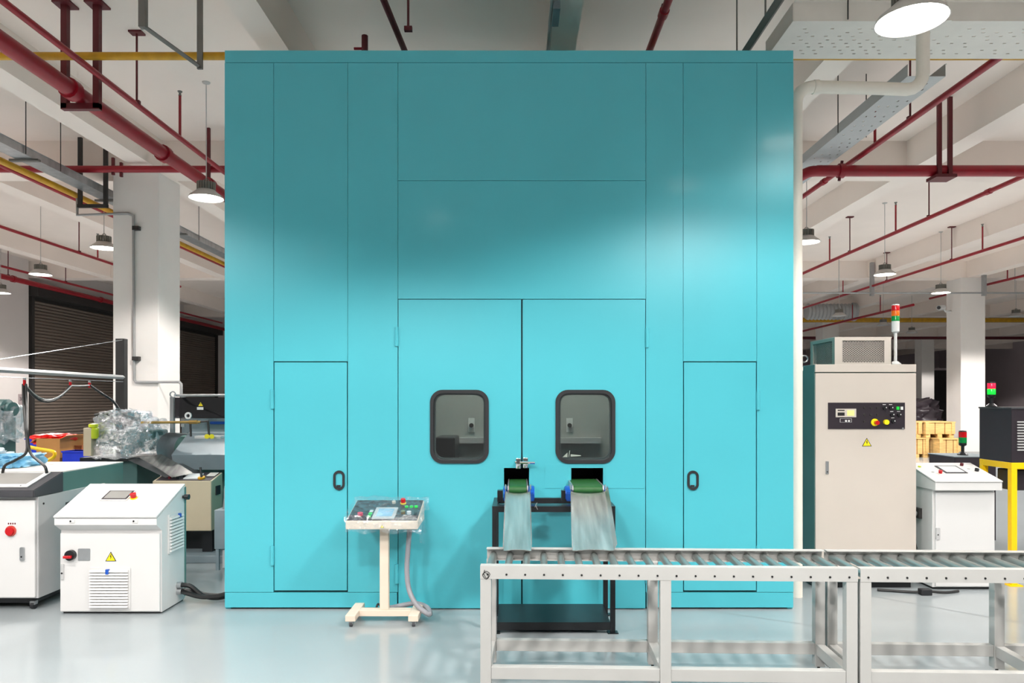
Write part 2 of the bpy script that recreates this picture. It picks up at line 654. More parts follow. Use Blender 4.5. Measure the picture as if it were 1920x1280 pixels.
lamp(-3.88, 8.98, 4.1, 'lit pendant lamp hanging beside the left edge of the teal booth')
lamp(-6.86, 11.95, 4.1, 'lit pendant lamp partly hidden by the left face of the big white column')
lamp(-9.6, 14.5, 4.1, 'lit pendant lamp left of the white column, above the brown shutter corner')
lamp(-12.2, 17.0, 4.1, 'lit pendant lamp cut by the left picture edge in front of the wall pier')
lamp(4.62, 11.5, 4.1, 'lit pendant lamp half hidden behind the white pipe right of the booth')
lamp(7.4, 14.5, 4.1, 'lit pendant lamp above the red and green signal tower', power=1.3)
lamp(10.0, 17.0, 4.1, 'lit pendant lamp just left of the bright distant column', power=2.2)
lamp(2.42, 4.42, 3.92, 'dazzling pendant lamp near the perforated cable tray at upper right', power=0.09)
OUT = 'lit pendant lamp, unseen, from a set mostly added to light the hall'  # mostly added out of view to brighten booth, ceiling and far bays
for lx, ly, lw in ((1.96, 2.5, 1.35), (-1.1, 1.0, 1.35), (-3.75, 2.8, 1.0), (-7.0, 6.2, 1), (5.4, 5.2, .9), (8.4, 8.4, 1.1), (11.4, 11.4, 1.1),
                   (-10.2, 9.4, 1.1), (-10.5, 4.0, 1.1), (-7.6, 0.4, 1), (6.4, 0.2, 1), (9.6, 3.4, 1.1), (1.9, -1.2, 1.3), (-3.4, -1.2, 1.2), (13.6, 7, 1),
                   (-2.2, 11.6, 1), (1.6, 12.0, 1.1), (-10.2, 20.4, 1.2), (-6.6, 23.5, 1.0), (-1.5, 17.5, 1.1), (5.0, 18.5, 1.1), (13.1, 17.4, 1.8), (3.0, 26, 1.0), (7.6, 23.5, .9), (5, 36, .9), (11, 34, .8), (14, 45, .9), (2, 47, .9), (-5, 34, .9), (17.3, 28.2, 1.0), (22.5, 37, 1.0), (28.2, 46.5, 1.0)):
    o_ = lamp(lx, ly, 4.1, OUT, power=lw)
    o_['group'] = 'lit pendant lamps outside the picture or hidden'
lamp(9.7, 21.7, 4.1, 'nearest unlit pendant lamp in the dim bay, above the vented unit', lit=False)
lamp(12.4, 24.4, 4.1, 'unlit pendant lamp in the dim bay directly left of the signal tower lenses', lit=False)
lamp(15.1, 21.8, 4.1, 'unlit pendant lamp right of the bright column near the picture edge', lit=False)
lamp(14.9, 27.2, 4.1, 'small unlit pendant lamp in the dim bay right of the signal tower', lit=False)

# ================================================================== pipes, trays, conduits under the ceiling
def hanger_t(t, x, y, ztop, zbot, r=.011, plate=.07, m='red_dark'):
    h = obj('hanger_rod', tube(B(), [(x, y, zbot), (x, y, ztop)], r, 6), m, t, True)
    obj('hanger_plate', box(B(), x - plate, x + plate, y - plate * .7, y + plate * .7, ztop - .02, ztop), m, h)
    obj('clamp', box(B(), x - r * 3, x + r * 3, y - .02, y + .02, zbot - .03, zbot + .012), m, h)
    return h


def riser(t, x, y, zbot, zlen=.5, r=.016):
    """upright branch with a sprinkler head on top"""
    h = obj('riser', tube(B(), [(x, y, zbot), (x, y, zbot + zlen)], r, 6), 'red_pipe', t, True)
    bm = lathe(B(), [(0, zlen), (.02, zlen), (.012, zlen + .03), (.03, zlen + .05), (.028, zlen + .056), (0, zlen + .056)], (x, y, zbot), 8)
    obj('sprinkler_head', bm, 'strut_grey', h, True)
    return h


def collar(t, p, d, r, w=.05):
    p = Vector(p)
    d = Vector(d).normalized() * w
    return obj('coupling', tube(B(), [p - d, p + d], r, 14), 'red_pipe', t, True)


def pipe_y(label, x, z, y0, y1, r, hang=(), rise=(), m='red_pipe', name='sprinkler_pipe', coup=(), cat='pipe'):
    t = thing(name, label, cat, (x, y0, z))
    obj('pipe_run', tube(B(), [(x, y0, z), (x, y1, z)], r, 14), m, t, True)
    for yy in hang:
        hanger_t(t, x + .004, yy, SLAB, z + r)
    for yy in rise:
        riser(t, x, yy, z + r * .5, min(.5, SLAB - z - .25))
    for yy in coup:
        collar(t, (x, yy, z), (0, 1, 0), r * 1.28)
    return t


# left: thick main and thin branch above it
t = pipe_y('thick glossy red main pipe running from the upper left corner to the booth', -4.37, 4.63, 2.5, 12.5, .08,
           coup=(7.05, 8.9, 10.2), name='fire_main_pipe')
for xx in (-4.52, -4.20):
    h = obj('hanger_leg', box(B(), xx - .03, xx + .03, 7.17, 7.23, 4.5, SLAB), 'red_dark', t)
    obj('hanger_plate', box(B(), xx - .09, xx + .09, 7.12, 7.28, SLAB - .02, SLAB), 'red_dark', h)
obj('hanger_crossbar', box(B(), -4.55, -4.17, 7.17, 7.23, 4.49, 4.55), 'red_dark', t)
for xx in (-4.5, -4.24):
    obj('hanger_leg', box(B(), xx - .02, xx + .02, 10.48, 10.52, 4.53, SLAB), 'red_dark', t)
pipe_y('thin red sprinkler pipe above the thick main at upper left', -4.1, 4.77, 2.0, 12.0, .03, hang=(7.75,), rise=(8.75, 10.9))
t = thing('fire_branch_pipe', 'horizontal red pipe crossing in front of the big white column', 'pipe', (-8.1, 10.6, 4.984))
obj('pipe_run', tube(B(), [(-8.1, 10.6, 4.984), (-2.6, 10.6, 4.984)], .05, 14), 'red_pipe', t, True)
collar(t, (-4.0, 10.6, 4.984), (1, 0, 0), .064, .05)
for xx in (-5.95, -5.83):
    obj('strap', box(B(), xx - .017, xx + .017, 10.58, 10.62, 4.90 if xx < -5.9 else 4.87, 5.15 if xx < -5.9 else 5.08), 'red_dark', t)
pipe_y('thin red pipe behind the yellow gas pipe at left', -7.0, 4.77, 6, 19, .035)
pipe_y('thin red sprinkler pipe sloping behind the two left pendant lamps', -9.5, 4.77, 8, 20.3, .03, hang=(15.6, 19.0), rise=(16.3,))
pipe_y('thin red sprinkler pipe low in front of the shutter wall', -12.3, 4.77, 12, 30, .03, hang=(19.6, 25.5), rise=(22.6, 24.2))
pipe_y('red pipe running along the shutter wall above the drum box', -13.3, 4.77, 15, 36, .07, hang=(18.8, 27), coup=(19, 23))
# right
t = thing('fire_main_pipe', 'thick red pipe crossing level at upper right beside the white pipe', 'pipe', (3.95, 9.5, 4.61))
obj('pipe_run', tube(B(), [(3.95, 9.5, 4.61), (10.5, 9.5, 4.61)], .073, 16), 'red_pipe', t, True)
obj('elbow', tube(B(), smooth_path([(4.0, 9.5, 4.61), (3.87, 9.5, 4.60), (3.80, 9.56, 4.58), (3.74, 9.7, 4.56)], 5), .07, 14), 'red_pipe', t, True)
collar(t, (4.27, 9.5, 4.61), (1, 0, 0), .095, .035)
obj('flange', tube(B(), [(4.245, 9.5, 4.48), (4.285, 9.5, 4.74)], .02, 8), 'red_dark', t, True)
for xx in (5.52, 5.66):
    obj('hanger_leg', box(B(), xx - .025, xx + .025, 9.40, 9.44, 4.50, SLAB), 'red_dark', t)
obj('hanger_foot', box(B(), 5.45, 5.72, 9.36, 9.60, 4.49, 4.53), 'red_dark', t)
pipe_y('thin red sprinkler pipe rising to the upper right edge behind the glare', 4.47, 4.77, 6.64, 20, .035, hang=(8.2, 12.6), rise=(9.0,), coup=(10.5,))
pipe_y('middle thin red sprinkler pipe at right, above the two lit pendant lamps', 7.2, 4.77, 5, 28, .035, hang=(12.6, 15.6), rise=(13.7, 16.6), coup=(11.0,))
pipe_y('lower thin red sprinkler pipe at right, passing behind the two lit lamps', 9.95, 4.77, 8, 28.7, .033, hang=(16.5, 19.4), rise=(15.4, 22.0), coup=())
pipe_y('short stretch of thin red pipe right of the bright column', 13.75, 4.95, 12, 24, .035, rise=(20.2,), hang=(18.0,))
pipe_y('dim thin red pipe in the unlit bay above the cabinet', 8.9, 4.6, 24, 40, .04, rise=(25, 26.5), hang=(31.8,))
pipe_y('dim thin red pipe in the unlit bay behind the bright column', 12.1, 4.48, 22, 46, .04, rise=(24, 26), hang=(31,))
t = thing('fire_branch_pipe', 'dim dark red pipe across the unlit far bay', 'pipe', (8, 33, 4.4))
obj('pipe_run', tube(B(), [(8, 33, 4.4), (30, 33, 4.4)], .07, 8), 'red_dark', t, True)
obj('drop_leg', tube(B(), [(13.9, 33, 4.4), (13.9, 33, 5.5)], .09, 8), 'red_dark', t, True)
# over the booth
t = pipe_y('dark red pipe above the right part of the booth roof', 1.30, 5.03, 4.6, 9.5, .035, hang=(6.35,), coup=(6.4,))
t = thing('sprinkler_pipe', 'dark red pipe with hanger above the left part of the booth roof', 'pipe', (-1.1, 7, 4.9))
obj('pipe_run', tube(B(), [(-1.22, 4.8, 5.05), (-1.05, 8.6, 5.05)], .03, 10), 'red_dark', t, True)
hanger_t(t, -1.0, 6.6, SLAB, 5.0, .012, .06)
obj('valve_body', tube(B(), [(-1.42, 6.7, 4.78), (-1.42, 6.7, 4.98)], .03, 8), 'red_dark', t, True)
obj('valve_lever', tube(B(), [(-1.52, 6.7, 4.86), (-1.42, 6.7, 4.86)], .012, 6), 'red_pipe', t, True)
t = thing('cable_ladder', 'grey steel channel slanting down behind the right end of the booth roof', 'strut', (2.2, 6.4, 4.7))
obj('channel', tube(B(), [(2.05, 5.2, 4.72), (2.05, 6.9, 4.72)], .04, 4), 'strut_grey', t)
obj('rod', tube(B(), [(2.05, 5.95, 4.72), (2.05, 5.95, SLAB)], .008, 6), 'strut_grey', t, True)
obj('rod', tube(B(), [(1.86, 6.1, 4.4), (1.86, 6.1, SLAB)], .007, 6), 'strut_grey', t, True)
t = thing('wall_conduit', 'pale vertical conduit against the beam above the booth centre', 'conduit', (0.3, 5.0, 4.9))
obj('conduit_run', tube(B(), [(0.30, 4.2, 5.02), (0.30, 8.6, 5.02)], .02, 8), 'conduit', t, True)
obj('junction_box', box(B(), .31, .37, 6.2, 6.5, 4.96, 5.07), 'grey_paint', t)

# yellow pipes
t = thing('gas_pipe', 'level yellow pipe crossing the upper left corner to the booth', 'pipe', (-7, 7.0, 4.93))
obj('pipe_run', tube(B(), [(-8.5, 7.0, 4.933), (6.9, 7.0, 4.933)], .037, 12), 'yellow_pipe', t, True)
for xx in (-3.06, 5.4):
    obj('hanger_bar', box(B(), xx - .025, xx + .025, 6.93, 6.955, 4.78, SLAB), 'strut_grey', t)
bm = B()
tube(bm, [(-3.06, 6.92, 4.80), (-3.43, 6.6, 5.02)], .022, 4)
obj('brace', bm, 'strut_grey', t)
obj('brace_post', box(B(), -3.46, -3.40, 6.57, 6.63, 5.0, SLAB), 'strut_grey', t)
t = pipe_y('yellow pipe running back beside the galvanised cable tray at left', -6.72, 4.70, 5.5, 26, .045, m='yellow_pipe', name='gas_pipe')
for yy in (10.88, 16.4):
    for xx in (-6.22, -6.605):
        obj('trapeze_bar', box(B(), xx - .028, xx + .028, yy - .02, yy + .02, 4.52, SLAB), 'steel_dark', t)
    obj('trapeze_foot', box(B(), -6.64, -6.19, yy - .025, yy + .025, 4.49, 4.54), 'steel_dark', t)
t = thing('gas_pipe', 'dull yellow pipe across the dim far bay behind the signal tower', 'pipe', (8, 29, 4.78))
obj('pipe_run', tube(B(), [(8, 29, 4.78), (30, 29, 4.78)], .09, 8), 'yellow_pipe', t, True)
# grey bar top left
o = obj('steel_bar', box(B(), -4.56, -4.50, 3.0, 6.92, 4.78, 4.82), 'strut_grey')
tag(o, 'flat grey steel bar along the thick red main at the left edge', 'bar')


def tray(name, label, x0, x1, y0, y1, z, h, along, m='galv', holes=(), rods=(), rungs=()):
    t = thing(name, label, 'cable tray', ((x0 + x1) / 2, (y0 + y1) / 2, z))
    F = Fr((0, 0, z), (1, 0, 0), (0, 1, 0))
    obj('tray_floor', fpoly(B(), F, [(x0, y0), (x1, y0), (x1, y1), (x0, y1)], 0, 0.004, holes), m, t)
    lip = .03
    if along == 'y':
        obj('side_wall', box(B(), x0 - .003, x0, y0, y1, z, z + h), m, t)
        obj('side_wall', box(B(), x1, x1 + .003, y0, y1, z, z + h), m, t)
        obj('lip', box(B(), x1, x1 + lip * .5, y0, y1, z + h, z + h + .006), m, t)
    else:
        obj('side_wall', box(B(), x0, x1, y0 - .003, y0, z, z + h), m, t)
        obj('side_wall', box(B(), x0, x1, y1, y1 + .003, z, z + h), m, t)
        obj('lip', box(B(), x0, x1, y0 - lip, y0, z + h, z + h + .004), m, t)
    for xx, yy in rods:
        obj('rod', tube(B(), [(xx, yy, z), (xx, yy, SLAB)], .006, 6), 'steel_dark', t, True)
    return t


t = tray('cable_tray', 'plain galvanised cable tray running back at left beside the yellow pipe', -6.54, -6.3, 4.5, 27, 4.73, .10, 'y',
         rods=((-6.28, 9.2), (-6.28, 9.9), (-6.28, 12.2), (-6.28, 14.2)))
for yy in (9.4, 11.3, 13.6):
    obj('support_bar', box(B(), -6.62, -6.24, yy - .03, yy + .03, 4.70, 4.728), 'strut_grey', t)


def slots(x0, x1, y0, y1, dx, dy, lx, ly, skip=0.25):
    out = []
    ny = int((y1 - y0) / dy)
    nx = int((x1 - x0) / dx)
    for j in range(ny):
        for i in range(nx):
            if random.random() < skip:
                continue
            cx = x0 + (i + .5 + .35 * (j % 2)) * dx
            cy = y0 + (j + .5) * dy
            if cx + lx > x1:
                continue
            out.append([(cx - lx / 2, cy - ly / 2), (cx + lx / 2, cy - ly / 2), (cx + lx / 2, cy + ly / 2), (cx - lx / 2, cy + ly / 2)])
    return out


t = tray('cable_tray', 'wide perforated cable tray crossing the upper right corner in front of the lamp glare', 2.27, 5.2, 5.91, 6.56, 4.70, .153, 'x',
         m='warm_white', holes=slots(2.35, 5.1, 6.0, 6.52, .115, .062, .028, .016), rods=((2.7, 5.88), (4.5, 5.88)))
obj('end_plate', box(B(), 2.262, 2.27, 5.91, 6.56, 4.70, 4.853), 'warm_white', t)
obj('splice_plate', box(B(), 3.52, 3.56, 5.895, 5.907, 4.70, 4.853), 'warm_white', t)
tray('cable_tray', 'perforated cable tray running back behind the white pipe at upper right', 3.85, 4.22, 7.10, 15.5, 4.78, .12, 'y',
     m='grey_white', holes=slots(3.88, 4.2, 7.2, 15, .1, .14, .018, .035), rods=((3.83, 8.6), (4.24, 8.75), (3.83, 9.9), (3.83, 11.4)))

# white insulated pipe right of the booth
YP = 5.84
XP = PX(1492.5, YP)
t = thing('insulated_pipe', 'white insulated pipe rising along the right edge of the booth and bending right', 'pipe', (XP, YP, 0))
path = [(XP, YP, 0.0), (XP, YP, 4.0)] + [(XP + .13 * (1 - math.cos(a)), YP, 4.0 + .13 * math.sin(a)) for a in (R(22), R(45), R(68), R(90))]
path += [(2.9, YP, 4.12), (3.16, YP, 4.11)] + [(3.16 + .13 * math.sin(a), YP, 4.11 + .13 * (1 - math.cos(a))) for a in (R(22), R(45), R(68), R(90))] + [(3.29, YP, 5.08)]
obj('pipe_run', tube(B(), path, .05, 16), 'white_pipe', t, True)
obj('elbow_joint', tube(B(), [(2.40, YP, 4.13), (2.44, YP, 4.13)], .056, 16), 'white_pipe', t, True)
obj('joint_band', tube(B(), [(XP, YP, 1.83), (XP, YP, 1.86)], .053, 16), 'white_pipe', t, True)

# conduit on the left column
t = thing('column_conduit', 'thin grey conduit stepping down the face of the big white column', 'conduit', (-5.83, 10.97, 1.7))
Yc = 10.97
pts = [P(145, 372, Yc), P(145, 403, Yc), P(240, 400, Yc), P(250, 404, Yc), P(252, 712, Yc), P(255, 716, Yc), P(336, 716, Yc), P(340, 720, Yc), P(340, 742, Yc)]
obj('conduit_run', tube(B(), pts, .022, 8), 'conduit', t, True)
for yy in (428, 672):
    c = P(256, yy, Yc)
    obj('clamp', box(B(), c.x - .05, c.x + .05, Yc - .04, Yc + .03, c.z - .03, c.z + .03), 'steel_dark', t)
# thin suspended conduit on the right
t = thing('suspended_conduit', 'thin pale conduit hung level on two posts in front of the bright column', 'conduit', (11, 20.2, 4.6))
z = PZ(549, 20.2)
obj('conduit_run', tube(B(), [(7.8, 20.2, z), (16, 20.2, z)], .025, 6), 'conduit', t, True)
for px_, py_ in ((1635, 492), (1845, 506)):
    xx = PX(px_, 20.2)
    obj('post', box(B(), xx - .045, xx + .045, 20.15, 20.25, z - .08, PZ(py_, 20.2)), 'conduit', t)
for px_ in (1573, 1903):
    xx = PX(px_, 20.2)
    obj('wire', tube(B(), [(xx, 20.2, z), (xx, 20.2, SLAB)], .008, 4), 'conduit', t)
# security camera on the bright column
t = thing('security_camera', 'small white security camera fixed to the left side of the bright column', 'camera', (12.55, 21.0, PZ(577, 21.0)))
c = P(1762, 577, 21.0)
obj('housing', tube(B(), [c + Vector((-.14, -.2, -.02)), c + Vector((.14, .05, .02))], .07, 10), 'white_paint', t, True)
obj('lens', tube(B(), [c + Vector((-.153, -.212, -.022)), c + Vector((-.14, -.2, -.02))], .05, 10), 'black_paint', t, True)
obj('bracket', tube(B(), [c + Vector((.1, .03, 0)), c + Vector((.2, .05, -.1)), (12.69, 21.06, c.z - .1)], .025, 8), 'white_paint', t, True)
# dim background beyond the bright column
t = thing('air_duct', 'dim pale ribbed air duct under the ceiling of the far bay', 'duct', (11.6, 27.5, 4.7))
bm = B()
for k in range(1):
    tube(bm, [(11.0 + .07 * i, 27.4, 4.92) for i in range(26)], .3, 12, radii=[.32 if i % 2 else .28 for i in range(26)])
obj('duct_body', bm, 'grey_white', t, True)
obj('duct_flange', tube(B(), [(12.75, 27.4, 4.92), (12.85, 27.4, 4.92)], .36, 12), 'grey_white', t, True)
t = thing('cable_tray', 'dark cable tray crossing the dim far bay', 'cable tray', (18, 31, 4.2))
obj('tray_floor', box(B(), 9, 33, 30.9, 31.5, 4.95, 5.0), 'steel_dark', t)
obj('side_wall', box(B(), 9, 33, 30.88, 30.9, 4.95, 5.15), 'steel_dark', t)
for i, (x0, x1, y, z1) in enumerate(((18.4, 19.4, 44, 3.0), (25.2, 27.0, 45, 3.4))):
    t = thing('sliding_door', ('dark doorway in the dim background left of the bright column' if i == 0 else
                               'dark doorway in the dim background above the black enclosure'), 'door', (x0, y, 0))
    obj('door_leaf', box(B(), x0, x1, y, y + .06, 0, z1), 'steel_dark', t)
    obj('door_frame', box(B(), x0 - .12, x0, y - .05, y + .1, 0, z1 + .12), 'far_paint', t)
    obj('door_head', box(B(), x0 - .12, x1 + .12, y - .05, y + .1, z1, z1 + .14), 'far_paint', t)
# ================================================================== the teal booth
YB = 5.48
bX = lambda x: PX(x, YB)
bZ = lambda y: PZ(y, YB)
booth = thing('test_booth', 'big teal sheet-metal booth with double doors and two small windows', 'booth', (bX(955), YB, 0))
BX0, BX1, BD, BT = bX(421), bX(1488), 3.3, bZ(94)
FB = front(YB)
TH = 0.02


def bpoly(px):
    return [(bX(x), bZ(y)) for x, y in px]


def rect_px(x0, x1, y0, y1, g=0.004):
    return [(bX(x0) + g, bZ(y1) + g), (bX(x1) - g, bZ(y1) + g), (bX(x1) - g, bZ(y0) - g), (bX(x0) + g, bZ(y0) - g)]


def panel(name, x0, x1, y0, y1, g=0.0025):
    return obj(name, fpoly(B(), FB, rect_px(x0, x1, y0, y1, g), -TH, 0), 'booth_teal', booth)


# shell behind the panels
win_l = rrect(bX(808), bX(915), bZ(866), bZ(733), .09)
win_r = rrect(bX(1043), bX(1152), bZ(866), bZ(733), .09)
op_l = [(bX(945), bZ(920)), (bX(992), bZ(920)), (bX(992), bZ(877)), (bX(945), bZ(877))]
op_r = [(bX(1071), bZ(918)), (bX(1131), bZ(918)), (bX(1131), bZ(877)), (bX(1071), bZ(877))]
obj('front_frame', fpoly(B(), FB, [(BX0 + .004, .01), (BX1 - .004, .01), (BX1 - .004, BT - .01), (BX0 + .004, BT - .01)], -TH - .03, -TH - .004,
                         (win_l, win_r, op_l, op_r)), 'booth_frame', booth)
obj('side_panel', box(B(), BX0, BX0 + .04, YB + TH, YB + BD, .0, BT - .01), 'booth_teal', booth)
obj('side_panel', box(B(), BX1 - .04, BX1, YB + TH, YB + BD, .0, BT - .01), 'booth_teal', booth)
obj('back_panel', box(B(), BX0, BX1, YB + BD, YB + BD + .04, .0, BT - .01), 'booth_teal', booth)
obj('roof_panel', box(B(), BX0, BX1, YB + TH, YB + BD, BT - .06, BT - .01), 'booth_teal', booth)
obj('floor_panel', box(B(), BX0 + .04, BX1 - .04, YB + .05, YB + BD, 0.02, .05), 'booth_inside', booth)
# front panels
panel('top_band', 421, 1488, 94, 117.5)
panel('base_band', 421, 745, 1110, 1139)
panel('base_band', 1212, 1488, 1110, 1139)
for x0, x1, y0, y1 in ((421, 513, 117.5, 1110), (513, 652, 117.5, 677.5), (652, 746, 117.5, 1110), (746, 1211, 117.5, 338.5),
                       (746, 1211, 338.5, 560.5), (1211, 1281, 117.5, 1110), (1281, 1419, 117.5, 677.5), (1419, 1488, 117.5, 1110)):
    panel('panel', x0, x1, y0, y1, 0.0015)
FBo = front(YB)


def hinge(par, x, y, hpx=36):
    u, v = bX(x), bZ(y)
    h = hpx / 246.0
    obj('hinge', tube(B(), [(u, YB - .006, v - h / 2), (u, YB - .006, v + h / 2)], .014, 10), 'booth_teal', par, True)


def recess_handle(par, x, y):
    u, v = bX(x), bZ(y)
    h = obj('recessed_handle', fpoly(B(), FBo, rrect(u - .043, u + .043, v - .074, v + .074, .042), .0005, .012,
                                     (rrect(u - .026, u + .026, v - .056, v + .056, .025),)), 'rubber', par, label='black oval recessed pull handle')
    obj('cup', fpoly(B(), FBo, rrect(u - .026, u + .026, v - .056, v + .056, .025), .0004, .001), 'booth_teal', h)
    obj('latch', fbox(B(), FBo, u - .018, u + .012, v - .052, v - .036, .001, .006, .001), 'rubber', h)


d = panel('door', 513, 652, 677.5, 1108, .0065)
hinge(d, 511, 748)
hinge(d, 511, 1041)
recess_handle(d, 636, 900)
d = panel('door', 1281, 1419, 677.5, 1108, .0065)
hinge(d, 1421, 750)
hinge(d, 1421, 1041)
recess_handle(d, 1299, 900)
dl = obj('door', fpoly(B(), FB, bpoly([(747, 1140), (977.0, 1140), (977.0, 920), (945, 920), (945, 877), (977.0, 877), (977.0, 561.5), (747, 561.5)]), -TH, 0,
                       (win_l,)), 'booth_teal', booth)
dr = obj('door', fpoly(B(), FB, bpoly([(980.0, 1140), (1210, 1140), (1210, 561.5), (980.0, 561.5), (980.0, 877), (992, 877), (992, 920), (980.0, 920)]), -TH, 0,
                       (win_r, op_r)), 'booth_teal', booth)
hinge(dl, 744, 631)
hinge(dl, 744, 1075)
hinge(dr, 1213, 633)
hinge(dr, 1213, 1075)
for dd, w in ((dl, (808, 915)), (dr, (1043, 1152))):
    x0, x1, z0, z1 = bX(w[0]), bX(w[1]), bZ(867), bZ(732)
    obj('window_gasket', fpoly(B(), FBo, rrect(x0 - .006, x1 + .006, z0 - .006, z1 + .006, .095, 8), -.01, .012,
                               (rrect(x0 + .02, x1 - .02, z0 + .02, z1 - .02, .075, 8),)), 'rubber', dd)
    obj('inner_gasket', fpoly(B(), FBo, rrect(x0 + .012, x1 - .012, z0 + .012, z1 - .012, .08, 8), -.034, -.022,
                              (rrect(x0 + .034, x1 - .034, z0 + .034, z1 - .034, .066, 8),)), 'grey_paint', dd)
    obj('window_pane', fpoly(B(), FBo, rrect(x0 + .004, x1 - .004, z0 + .004, z1 - .004, .085, 6), -.020, -.014), 'window_glass', dd)
# faint mark etched on the right pane
u0, v0 = bX(1055), bZ(857)
for nm, pts in (('etched_mark', [(u0, v0), (u0 + .038, v0), (u0 + .038, v0 + .035)]),
                ('etched_mark', [(u0 + .045, v0 + .002), (u0 + .05, v0 + .002), (u0 + .058, v0 + .05), (u0 + .053, v0 + .05)]),
                ('etched_mark', [(u0 + .062, v0 + .004), (u0 + .14, v0 + .008), (u0 + .14, v0 + .014), (u0 + .062, v0 + .022)])):
    obj(nm, fpoly(B(), FBo, pts, -.0138, -.0134), 'sage', dr)
# cover plate round the right opening, frame round the left one
obj('cover_plate', fpoly(B(), FBo, bpoly([(1022, 915), (1068, 915), (1068, 872.5), (1135, 872.5), (1135, 915), (1209, 915), (1209, 869.5), (1022, 869.5)]), 0.0003, .003), 'booth_teal', dr)
obj('cover_plate', fpoly(B(), FBo, bpoly([(940, 911), (944.6, 911), (944.6, 878), (940, 878)]), 0.0003, .003), 'booth_teal', dl)
# chrome latch between the doors
lt = obj('latch', fbox(B(), FBo, bX(967), bX(976.5), bZ(878), bZ(858), .0005, .03, .006), 'chrome', dl, True)
obj('latch_keeper', fbox(B(), FBo, bX(980.5), bX(990), bZ(877), bZ(857), .0005, .03, .006), 'chrome', dr, True)
obj('lever', tube(B(), smooth_path([P(966, 866, YB - .045), P(980, 867, YB - .05), P(1003, 867.5, YB - .055)], 4), .011, 8), 'chrome', lt, True)
obj('lever_pin', tube(B(), [P(971.5, 866, YB - .02), P(971.5, 866, YB - .06)], .014, 10), 'chrome', lt, True)
for pts in (op_l, op_r):  # added black liners keep the openings dark against the inner strip
    x0, x1, z0, z1 = pts[0][0], pts[1][0], pts[0][1], pts[2][1]
    tn = obj('added_dark_liner', box(B(), x0 - .012, x0 - .002, YB + .052, YB + .75, z0 - .01, z1 + .01), 'black_paint', booth)
    obj('dark_liner_wall', box(B(), x1 + .002, x1 + .012, YB + .052, YB + .75, z0 - .01, z1 + .01), 'black_paint', tn)
    obj('dark_liner_roof', box(B(), x0 - .002, x1 + .002, YB + .052, YB + .75, z1, z1 + .01), 'black_paint', tn)
    obj('dark_liner_floor', box(B(), x0 - .002, x1 + .002, YB + .052, YB + .75, z0 - .012, z0 - .002), 'black_paint', tn)
    obj('dark_liner_end', box(B(), x0 - .012, x1 + .012, YB + .75, YB + .76, z0 - .012, z1 + .01), 'black_paint', tn)
# what shows through the panes
YI = YB + 1.0
for s in (-1, 1):
    xc = bX(977)
    inn = obj('inner_door', box(B(), min(xc + s * .012, xc + s * 1.15), max(xc + s * .012, xc + s * 1.15), YI, YI + .03, .4, 2.9), 'booth_inside', booth)
    u = xc + s * 92 / 1350 * (YI - .01)
    z = PZ(797, YI)
    pl = obj('latch_plate', box(B(), u - .028, u + .028, YI - .008, YI, z - .06, z + .065), 'label_white', inn)
    obj('latch_knob', tube(B(), [(u, YI - .03, z), (u, YI - .008, z)], .02, 10), 'steel_dark', pl, True)
    obj('sill_bar', box(B(), min(xc + s * .02, xc + s * .72), max(xc + s * .02, xc + s * .72), YI - .05, YI, z - .16, z - .11), 'grey_white', inn)
obj('inner_cabinet', box(B(), bX(800), bX(842), YB + .5, YB + .95, .05, 1.28, .01), 'black_paint', booth)
il = obj('added_inner_light', box(B(), -.9, 1.0, YB + .25, YB + .33, BT - 1.0, BT - .95), 'added_inner_glow', booth)  # added strip with brackets, brightens the interior behind the panes
obj('added_light_bracket', box(B(), -.95, -.9, YB + .25, YB + .33, BT - 1.0, BT - .06), 'steel_dark', booth)
obj('added_light_bracket', box(B(), 1.0, 1.05, YB + .25, YB + .33, BT - 1.0, BT - .06), 'steel_dark', booth)

# ================================================================== roller conveyor (two sections)
CR = R(-1.9)
CL = 1.985
conv = thing('roller_conveyor', 'light grey roller conveyor section under the two steel chutes', 'conveyor', (-0.198, 3.84, 0), CR,
             'roller conveyor sections')
ZT, ZB_, CW = 0.712, 0.642, 0.49


def channel(y_web, s):
    f = .05
    return [(y_web, ZB_), (y_web + s * f, ZB_), (y_web + s * f, ZB_ + .004), (y_web + s * .004, ZB_ + .004), (y_web + s * .004, ZT - .004),
            (y_web + s * f, ZT - .004), (y_web + s * f, ZT), (y_web, ZT)]


for yw, s in ((0, 1), (CW, -1)):
    obj('side_rail', prism_x(B(), channel(yw, s), 0, CL), 'conveyor_paint', conv, local=True)
r0 = obj('roller', tube(B(), [(.04, .012, .666), (.04, CW - .012, .666)], .021, 16), 'roller_steel', conv, True, True)
a0 = obj('axle_end', tube(B(), [(.04, -.003, .666), (.04, .002, .666)], .006, 6), 'bolt_black', r0, False, True)
for k in range(1, 20):
    r_ = clone(r0, conv, (.1 * k, 0, 0))
    clone(a0, r_)
LEGX = (0.0, 0.955, 1.927)
for lx in LEGX:
    for y0 in (0.0, CW - .058):
        lg = obj('leg', box(B(), lx, lx + .058, y0 + .0015, y0 + .058 - .0015, .035, ZB_, .003), 'conveyor_paint', conv, local=True)
        obj('foot', lathe(B(), [(0, 0), (.03, 0), (.03, .008), (.008, .014), (.008, .04), (0, .04)], (lx + .029, y0 + .029, 0), 12), 'steel_dark', lg, True, True)
    obj('cross_brace', box(B(), lx + .004, lx + .054, .0585, CW - .0585, .105, .168, .002), 'conveyor_paint', conv, local=True)
for y0 in (.001, CW - .057):
    for a, b in zip(LEGX, LEGX[1:]):
        obj('lower_rail', box(B(), a + .0585, b - .0005, y0 + .006, y0 + .05, .105, .17, .002), 'conveyor_paint', conv, local=True)
M2 = wmat(conv) @ Vector((1.998, 0, 0))
conv2 = copy_tree(conv)
conv2.location = M2
